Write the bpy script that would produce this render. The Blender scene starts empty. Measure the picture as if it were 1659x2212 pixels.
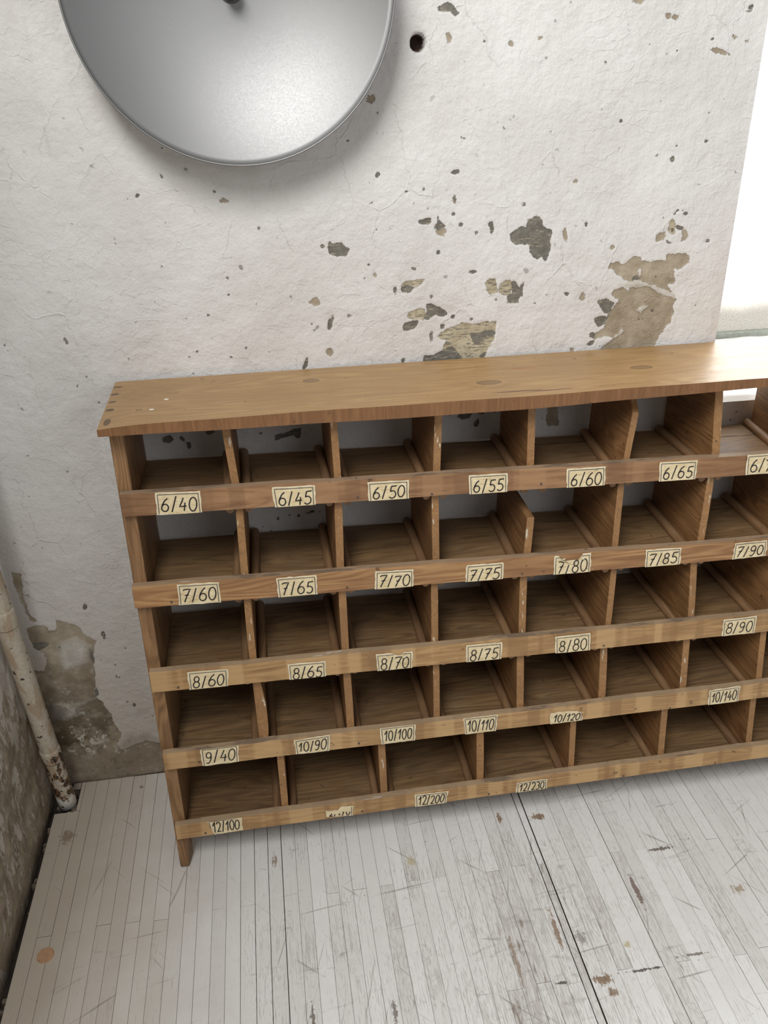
import bpy, bmesh, math, random
import numpy as np
from mathutils import Vector, Matrix

SC = bpy.context.scene
COL = SC.collection
random.seed(7)

# ------------------------------------------------------------------ camera
W_IMG, H_IMG, F_PX = 1659, 2212, 1798.0
yaw, pitch, roll = (math.radians(v) for v in (7.95, 27.4, -1.40))
fw = Vector((math.sin(yaw)*math.cos(pitch), math.cos(yaw)*math.cos(pitch), -math.sin(pitch)))
r0 = Vector((math.cos(yaw), -math.sin(yaw), 0)); u0 = r0.cross(fw)
rt = math.cos(roll)*r0 + math.sin(roll)*u0
up = -math.sin(roll)*r0 + math.cos(roll)*u0
cam = bpy.data.cameras.new('camera'); cam_o = bpy.data.objects.new('camera', cam); COL.objects.link(cam_o)
M = Matrix((( rt.x, up.x, -fw.x, 0), (rt.y, up.y, -fw.y, 0), (rt.z, up.z, -fw.z, 1.5), (0, 0, 0, 1)))
cam_o.matrix_world = M
cam.sensor_fit = 'HORIZONTAL'; cam.sensor_width = 36.0; cam.lens = F_PX/W_IMG*36.0
cam.clip_start = 0.02; cam.clip_end = 60
SC.camera = cam_o

# ------------------------------------------------------------------ world, lights, exposure
wd = bpy.data.worlds.new('world'); SC.world = wd; wd.use_nodes = True
bg = wd.node_tree.nodes['Background']; bg.inputs[0].default_value = (0.95, 0.97, 1.0, 1); bg.inputs[1].default_value = 0.25

def area_light(name, loc, target, sx, sy, power, color):
    l = bpy.data.lights.new(name, 'AREA'); l.shape = 'RECTANGLE'; l.size = sx; l.size_y = sy
    l.energy = power; l.color = color
    o = bpy.data.objects.new(name, l); COL.objects.link(o); o.location = loc
    o.rotation_euler = (Vector(target)-Vector(loc)).to_track_quat('-Z', 'Y').to_euler()
    return o
# daylight from the skylight high up on the left, a little behind the photographer
area_light('skylight_daylight', (-0.75, -0.50, 3.10), (0.40, 1.30, 0.40), 1.2, 1.2, 107, (1.0, 0.99, 0.975))
# added fill light from across the room, no source seen there
area_light('fill_light_far', (1.9, -2.6, 2.2), (0.4, 1.3, 0.4), 1.8, 1.6, 22, (0.95, 0.97, 1.0))
SC.view_settings.view_transform = 'Standard'; SC.view_settings.look = 'None'
SC.view_settings.exposure = 0.0; SC.view_settings.gamma = 1.0; SC.view_settings.use_curve_mapping = False

# ------------------------------------------------------------------ helpers
def tag(o, label=None, cat=None, group=None, kind=None):
    if label: o['label'] = label
    if cat: o['category'] = cat
    if group: o['group'] = group
    if kind: o['kind'] = kind
    return o
def empty(name, loc):
    o = bpy.data.objects.new(name, None); o.empty_display_size = 0.05; COL.objects.link(o); o.location = loc
    return o
def mesh_obj(name, verts, faces, mat, parent=None, smooth=False, mats=None, fmats=None):
    me = bpy.data.meshes.new(name); me.from_pydata([tuple(v) for v in verts], [], faces)
    for m in (mats or [mat]): me.materials.append(m)
    if fmats is not None: me.polygons.foreach_set('material_index', fmats)
    if smooth: me.polygons.foreach_set('use_smooth', [True]*len(me.polygons))
    me.update()
    o = bpy.data.objects.new(name, me); COL.objects.link(o)
    if parent: o.parent = parent
    return o
def share(name, me, parent, loc):
    o = bpy.data.objects.new(name, me); COL.objects.link(o); o.parent = parent; o.location = loc
    return o
def bm_obj(name, bm, mat, parent=None, smooth=False, mats=None):
    bmesh.ops.recalc_face_normals(bm, faces=bm.faces)
    me = bpy.data.meshes.new(name); bm.to_mesh(me); bm.free()
    for m in (mats or [mat]): me.materials.append(m)
    if smooth: me.polygons.foreach_set('use_smooth', [True]*len(me.polygons))
    o = bpy.data.objects.new(name, me); COL.objects.link(o)
    if parent: o.parent = parent
    return o
def bevel(bm, w, seg=1):
    bmesh.ops.bevel(bm, geom=list(bm.edges), offset=w, segments=seg, affect='EDGES', profile=0.6, clamp_overlap=True)
def loft(sections, closed_ring=True):
    """bmesh from a list of rings (equal counts), capped at both ends"""
    bm = bmesh.new(); R = [[bm.verts.new(p) for p in s] for s in sections]; n = len(R[0])
    for a, b in zip(R[:-1], R[1:]):
        for i in range(n): bm.faces.new((a[i], a[(i+1) % n], b[(i+1) % n], b[i]))
    bm.faces.new(R[0][::-1]); bm.faces.new(R[-1])
    return bm
_g = {}
def vnoise(x, y, seed=0):
    """smooth value noise on numpy arrays"""
    if seed not in _g: _g[seed] = np.random.RandomState(seed).rand(257, 257)
    G = _g[seed]
    xi = np.floor(x).astype(int); yi = np.floor(y).astype(int); fx = x-xi; fy = y-yi
    fx = fx*fx*(3-2*fx); fy = fy*fy*(3-2*fy); xi &= 255; yi &= 255
    a = G[xi, yi]*(1-fx)+G[xi+1, yi]*fx; b = G[xi, yi+1]*(1-fx)+G[xi+1, yi+1]*fx
    return a*(1-fy)+b*fy

# ------------------------------------------------------------------ node helpers
class NT:
    def __init__(s, name):
        s.m = bpy.data.materials.new(name); s.m.use_nodes = True; s.t = s.m.node_tree; s.n = s.t.nodes; s.l = s.t.links
        s.b = s.n['Principled BSDF']
    def _in(s, sock, v):
        if v is None: return
        if hasattr(v, 'is_output') or hasattr(v, 'links'): s.l.new(v, sock)
        elif isinstance(v, (tuple, list)) and len(v) == 3 and sock.type == 'RGBA': sock.default_value = (*v, 1)
        else: sock.default_value = v
    def math(s, op, a, b=None, c=None, clamp=False):
        n = s.n.new('ShaderNodeMath'); n.operation = op; n.use_clamp = clamp
        s._in(n.inputs[0], a); s._in(n.inputs[1], b); s._in(n.inputs[2], c); return n.outputs[0]
    def vmath(s, op, a, b=None):
        n = s.n.new('ShaderNodeVectorMath'); n.operation = op; s._in(n.inputs[0], a)
        if b is not None: s._in(n.inputs[1], b)
        return n.outputs['Value'] if op in ('LENGTH', 'DISTANCE', 'DOT_PRODUCT') else n.outputs[0]
    def noise(s, vec, scale, detail=3, rough=0.5, dist=0.0):
        n = s.n.new('ShaderNodeTexNoise'); s._in(n.inputs['Vector'], vec); n.inputs['Scale'].default_value = scale
        n.inputs['Detail'].default_value = detail; n.inputs['Roughness'].default_value = rough; n.inputs['Distortion'].default_value = dist
        return n.outputs['Fac']
    def map(s, v, a, b, c=0.0, d=1.0, smooth=False):
        n = s.n.new('ShaderNodeMapRange'); n.clamp = True
        if smooth: n.interpolation_type = 'SMOOTHSTEP'
        s._in(n.inputs[0], v); s._in(n.inputs[1], a); s._in(n.inputs[2], b); s._in(n.inputs[3], c); s._in(n.inputs[4], d)
        return n.outputs[0]
    def mix(s, f, a, b, mode='MIX'):
        n = s.n.new('ShaderNodeMix'); n.data_type = 'RGBA'; n.blend_type = mode
        s._in(n.inputs[0], f); s._in(n.inputs[6], a); s._in(n.inputs[7], b); return n.outputs[2]
    def pos(s): return s.n.new('ShaderNodeNewGeometry').outputs['Position']
    def objc(s): return s.n.new('ShaderNodeTexCoord').outputs['Object']
    def rnd(s): return s.n.new('ShaderNodeObjectInfo').outputs['Random']
    def attr(s, name):
        n = s.n.new('ShaderNodeAttribute'); n.attribute_name = name; return n.outputs['Fac']
    def sep(s, v):
        n = s.n.new('ShaderNodeSeparateXYZ'); s._in(n.inputs[0], v); return n.outputs
    def comb(s, x, y, z):
        n = s.n.new('ShaderNodeCombineXYZ'); s._in(n.inputs[0], x); s._in(n.inputs[1], y); s._in(n.inputs[2], z); return n.outputs[0]
    def bump(s, h, strength, dist, prev=None):
        n = s.n.new('ShaderNodeBump'); n.inputs['Strength'].default_value = strength; n.inputs['Distance'].default_value = dist
        s._in(n.inputs['Height'], h)
        if prev is not None: s.l.new(prev, n.inputs['Normal'])
        return n.outputs[0]
    def out(s, col=None, rough=None, normal=None, metal=None, spec=None):
        s._in(s.b.inputs['Base Color'], col); s._in(s.b.inputs['Roughness'], rough)
        if normal is not None: s.l.new(normal, s.b.inputs['Normal'])
        if metal is not None: s.b.inputs['Metallic'].default_value = metal
        if spec is not None: s._in(s.b.inputs['Specular IOR Level'], spec)
        return s.m
def srgb(r, g, b):
    f = lambda c: (c/255/12.92 if c/255 <= 0.04045 else ((c/255+0.055)/1.055)**2.4)
    return (f(r), f(g), f(b))

def wood_mat(name, dark, mid, light, axis='x', rough=0.5, dust=0.0, knots=(), specks=(), ring=0.5, spec=0.4, bands=0.0, frontwear=0.0, topdust=0.0):
    s = NT(name); c = s.objc(); r = s.rnd()
    k = {'x': (1, 11, 11), 'y': (11, 1, 11), 'z': (11, 11, 1)}[axis]
    off = s.math('MULTIPLY', r, 37.0)
    v = s.vmath('ADD', s.vmath('MULTIPLY', c, k), s.comb(off, off, off))
    warp = s.noise(v, 1.6, 2, 0.5)
    v2 = s.vmath('ADD', v, s.comb(s.math('MULTIPLY', warp, 0.8), s.math('MULTIPLY', warp, 1.6), warp))
    g1 = s.noise(v2, 9, 5, 0.62, 0.2)
    g2 = s.noise(v2, 40, 3, 0.6)
    blot = s.noise(s.vmath('MULTIPLY', v, {'x': (1, .25, .25), 'y': (.25, 1, .25), 'z': (.25, .25, 1)}[axis]), 5.0, 3, 0.55)
    w = s.n.new('ShaderNodeTexWave'); w.wave_type = 'BANDS'; w.bands_direction = 'DIAGONAL'
    s._in(w.inputs['Vector'], v2); w.inputs['Scale'].default_value = 2.6; w.inputs['Distortion'].default_value = 5.0; w.inputs['Detail'].default_value = 1.5
    w.inputs['Detail Scale'].default_value = 0.7
    f = s.math('ADD', s.math('MULTIPLY', g1, 0.75), s.math('MULTIPLY', w.outputs['Fac'], 0.22*ring))
    f = s.math('ADD', f, s.math('MULTIPLY', g2, 0.2))
    f = s.math('ADD', f, s.math('MULTIPLY', s.math('SUBTRACT', r, 0.5), 0.10))
    col = s.mix(s.map(f, 0.32, 0.58), dark, mid)
    col = s.mix(s.map(f, 0.55, 0.85), col, light)
    col = s.mix(s.map(blot, 0.45, 0.68, 0.0, 0.55), col, dark)
    if bands:      # cleaner and darker fields left by older, lost labels
        C = s.sep(c); bn = s.noise(s.comb(s.math('MULTIPLY', C[0], 1.0), 0.0, s.math('MULTIPLY', off, 1.0)), 16, 2, 0.4)
        bn = s.math('ADD', bn, s.math('MULTIPLY', s.math('SUBTRACT', g2, 0.5), 0.06))
        col = s.mix(s.map(bn, 0.50, 0.54, 0, bands), col, light)
        col = s.mix(s.map(bn, 0.42, 0.39, 0, bands), col, dark)
    if topdust:    # greyed, rubbed upper edges
        nz = s.sep(s.n.new('ShaderNodeNewGeometry').outputs['Normal'])[2]
        td = s.noise(s.vmath('MULTIPLY', v, (1, .3, .3)), 7, 4, 0.65)
        m = s.map(nz, 0.6, 0.95)
        col = s.mix(s.math('MULTIPLY', m, topdust), col, srgb(158, 138, 116))
        col = s.mix(s.math('MULTIPLY', m, s.map(td, 0.55, 0.62, 0, 0.7)), col, srgb(104, 90, 78))
        col = s.mix(s.math('MULTIPLY', m, s.map(td, 0.36, 0.32, 0, 0.7)), col, srgb(196, 186, 170))
    if frontwear:  # old white paint rubbed into the front edges
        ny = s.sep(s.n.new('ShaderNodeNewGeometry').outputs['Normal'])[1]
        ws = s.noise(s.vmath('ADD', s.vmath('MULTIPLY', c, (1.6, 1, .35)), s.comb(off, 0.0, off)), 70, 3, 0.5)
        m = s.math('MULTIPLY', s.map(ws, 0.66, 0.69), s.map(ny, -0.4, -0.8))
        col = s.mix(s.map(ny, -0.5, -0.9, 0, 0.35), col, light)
        col = s.mix(s.math('MULTIPLY', m, frontwear), col, srgb(206, 196, 176))
    marks = s.noise(s.vmath('ADD', c, s.comb(off, 0.0, off)), 55, 2, 0.5)
    col = s.mix(s.map(marks, 0.70, 0.76, 0.0, 0.55), col, tuple(x*0.25 for x in dark))
    for (kx, ky, kz, rx, ry) in knots:
        d = s.vmath('LENGTH', s.vmath('DIVIDE', s.vmath('SUBTRACT', c, (kx, ky, kz)), (rx, ry, 0.05)))
        d = s.math('ADD', d, s.math('MULTIPLY', s.math('SUBTRACT', g1, 0.5), 0.8))
        col = s.mix(s.map(d, 2.0, 1.1, 0.0, 0.35), col, light)
        col = s.mix(s.map(d, 1.15, 0.8, 0.0, 0.6), col, srgb(112, 84, 62))
        col = s.mix(s.map(s.math('ABSOLUTE', s.math('SUBTRACT', d, 1.0)), 0.22, 0.0, 0.0, 0.6), col, srgb(78, 52, 34))
    for (kx, ky, kz, rad, cc) in specks:
        d = s.vmath('LENGTH', s.vmath('DIVIDE', s.vmath('SUBTRACT', c, (kx, ky, kz)), (rad[0], rad[1], 0.05)))
        d = s.math('ADD', d, s.math('MULTIPLY', s.math('SUBTRACT', g2, 0.5), 0.8))
        col = s.mix(s.map(d, 1.05, 0.9), col, cc)
    if dust > 0:
        dn = s.noise(c, 14, 4, 0.6)
        nz = s.sep(s.n.new('ShaderNodeNewGeometry').outputs['Normal'])[2]
        m = s.math('MULTIPLY', s.map(dn, 0.35, 0.7, 0.25, 1.0), s.map(nz, 0.3, 0.9, 0.0, dust))
        col = s.mix(m, col, srgb(150, 138, 118))
    hs = s.n.new('ShaderNodeHueSaturation'); hs.inputs['Hue'].default_value = 0.505; hs.inputs['Saturation'].default_value = 0.96; hs.inputs['Value'].default_value = 0.98
    s._in(hs.inputs['Color'], col); col = hs.outputs[0]
    bp = s.bump(f, 0.35, 0.0012); bp = s.bump(g2, 0.25, 0.0006, bp)
    return s.out(col, s.map(g1, 0.2, 0.8, rough-0.08, rough+0.12), bp, spec=spec)

DIV=[
(1,-0.0822,0.9646,-0.0755,0.8574,0.0137),
(1,0.1065,0.9634,0.1083,0.8527,0.0127),
(1,0.2972,0.9625,0.2920,0.8487,0.0138),
(1,0.4712,0.9633,0.4720,0.8446,0.0138),
(1,0.6747,0.9465,0.6620,0.8423,0.0125),
(1,0.8364,0.9675,0.8442,0.8391,0.0176),
(2,-0.0738,0.8085,-0.0764,0.6776,0.0136),
(2,0.1065,0.8020,0.1029,0.6716,0.0145),
(2,0.2892,0.7994,0.2894,0.6665,0.0135),
(2,0.4764,0.7435,0.4714,0.6644,0.0146),
(2,0.6557,0.7915,0.6526,0.6602,0.0130),
(2,0.8402,0.7895,0.8342,0.6600,0.0142),
(3,-0.0772,0.6285,-0.0783,0.4927,0.0135),
(3,0.1040,0.6200,0.1035,0.4874,0.0146),
(3,0.2850,0.6048,0.2842,0.4846,0.0136),
(3,0.4659,0.6124,0.4666,0.4798,0.0148),
(3,0.6539,0.6075,0.6500,0.4779,0.0123),
(3,0.8256,0.6100,0.8331,0.4787,0.0140),
(4,-0.0774,0.4365,-0.0765,0.3146,0.0146),
(4,0.1032,0.4327,0.1041,0.3113,0.0152),
(4,0.2865,0.4297,0.2861,0.3108,0.0132),
(4,0.4645,0.4268,0.4669,0.3091,0.0153),
(4,0.6452,0.4252,0.6486,0.3061,0.0166),
(4,0.8297,0.4248,0.8336,0.3039,0.0149),
(4,1.0053,0.4272,1.0113,0.3050,0.0138),
(5,-0.0452,0.2589,-0.0459,0.1307,0.0143),
(5,0.1671,0.2547,0.1681,0.1313,0.0150),
(5,0.3801,0.2555,0.3806,0.1335,0.0156),
(5,0.5878,0.2538,0.5884,0.1329,0.0129),
(5,0.7974,0.2508,0.7994,0.1367,0.0145),
(5,1.0062,0.2523,1.0108,0.1350,0.0137),
]
LAB=[
('6/40',1,(-0.2157,0.8656),(-0.1378,0.8623),(-0.1388,0.8192),(-0.2173,0.8240)),
('6/45',1,(-0.0118,0.8576),(0.0652,0.8552),(0.0639,0.8145),(-0.0090,0.8168)),
('6/50',1,(0.1607,0.8518),(0.2372,0.8499),(0.2363,0.8122),(0.1620,0.8130)),
('6/55',1,(0.3493,0.8490),(0.4239,0.8471),(0.4239,0.8071),(0.3512,0.8091)),
('6/60',1,(0.5385,0.8453),(0.6155,0.8438),(0.6154,0.8020),(0.5399,0.8054)),
('6/65',1,(0.7225,0.8430),(0.7998,0.8402),(0.7991,0.8017),(0.7247,0.8017)),
('6/70',1,(0.9012,0.8423),(0.9813,0.8410),(0.9829,0.8000),(0.9030,0.8012)),
('7/60',2,(-0.2004,0.6842),(-0.1246,0.6813),(-0.1252,0.6386),(-0.2022,0.6415)),
('7/65',2,(-0.0195,0.6780),(0.0562,0.6763),(0.0558,0.6351),(-0.0182,0.6345)),
('7/70',2,(0.1682,0.6716),(0.2421,0.6679),(0.2409,0.6296),(0.1657,0.6325)),
('7/75',2,(0.3460,0.6655),(0.4194,0.6637),(0.4185,0.6257),(0.3433,0.6269)),
('7/80',2,(0.5218,0.6669),(0.5972,0.6661),(0.5980,0.6209),(0.5215,0.6221)),
('7/85',2,(0.7108,0.6608),(0.7864,0.6588),(0.7862,0.6200),(0.7120,0.6208)),
('7/90',2,(0.9006,0.6564),(0.9710,0.6558),(0.9713,0.6213),(0.8988,0.6198)),
('8/60',3,(-0.2049,0.4965),(-0.1280,0.4940),(-0.1314,0.4531),(-0.2057,0.4541)),
('8/65',3,(-0.0129,0.4895),(0.0617,0.4874),(0.0600,0.4480),(-0.0116,0.4484)),
('8/70',3,(0.1615,0.4898),(0.2358,0.4877),(0.2339,0.4461),(0.1639,0.4470)),
('8/75',3,(0.3456,0.4877),(0.4201,0.4858),(0.4187,0.4436),(0.3460,0.4445)),
('8/80',3,(0.5312,0.4846),(0.6067,0.4847),(0.6080,0.4411),(0.5340,0.4419)),
('8/90',3,(0.8978,0.4809),(0.9730,0.4819),(0.9726,0.4403),(0.8991,0.4409)),
('9/40',4,(-0.2019,0.3166),(-0.1256,0.3160),(-0.1290,0.2732),(-0.2015,0.2733)),
('10/90',4,(-0.0142,0.3091),(0.0595,0.3126),(0.0561,0.2726),(-0.0122,0.2738)),
('10/100',4,(0.1629,0.3143),(0.2381,0.3140),(0.2358,0.2723),(0.1652,0.2729)),
('10/110',4,(0.3390,0.3138),(0.4147,0.3125),(0.4098,0.2709),(0.3437,0.2704)),
('10/120',4,(0.5296,0.3015),(0.6044,0.2960),(0.6007,0.2695),(0.5295,0.2696)),
('10/140',4,(0.8869,0.3084),(0.9588,0.3099),(0.9591,0.2694),(0.8887,0.2690)),
('12/100',5,(-0.2092,0.1350),(-0.1372,0.1327),(-0.1379,0.0969),(-0.2049,0.0947)),
('2/170',5,(0.0390,0.1256),(0.0985,0.1232),(0.0955,0.0974),(0.0401,0.1017)),
('12/200',5,(0.2324,0.1307),(0.3067,0.1284),(0.3013,0.0966),(0.2333,0.0947)),
('12/230',5,(0.4596,0.1265),(0.5291,0.1270),(0.5291,0.0983),(0.4587,0.0968)),
]
NAIL={1:[(0.1416,0.8236),(0.2800,0.8176),(0.4896,0.8191)],2:[(-0.2149,0.6492),(0.1129,0.6428),(0.4578,0.6348)],3:[(-0.2261,0.4642),(0.6377,0.4504)],4:[(-0.2066,0.2841),(0.1184,0.2818),(0.8000,0.2738)],5:[(-0.2156,0.1018),(0.1171,0.1044),(0.3972,0.1054),(0.7068,0.1057),(0.9248,0.1086)]}
KNOT= [[0.0785, 1.5101, 1.0016], [0.4014, 1.4286, 1.0016], [0.7076, 1.4548, 1.0016], [-0.2278, 1.4153, 1.0016], [-0.1849, 1.4617, 1.0016], [-0.2063, 1.4131, 1.0016]]
FSPOT= [[-0.5294, 1.1346, 0.0], [-0.5399, 1.4281, 0.0], [-0.3929, 1.5533, 0.0], [-0.3866, 1.352, 0.0], [0.5194, 0.9075, 0.0], [0.5277, 0.8836, 0.0], [0.7578, 1.1736, 0.0], [0.592, 0.9714, 0.0], [0.5151, 1.3066, 0.0], [0.4309, 1.317, 0.0], [0.8675, 1.0518, 0.0], [0.2125, 1.2317, 0.0], [0.2164, 0.995, 0.0], [0.1263, 0.9108, 0.0], [0.8215, 1.2858, 0.0], [0.6859, 1.131, 0.0], [-0.0807, 1.2827, 0.0], [-0.0875, 1.2244, 0.0], [0.6009, 0.917, 0.0], [0.4422, 0.9176, 0.0], [0.7095, 0.9303, 0.0]]
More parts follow.
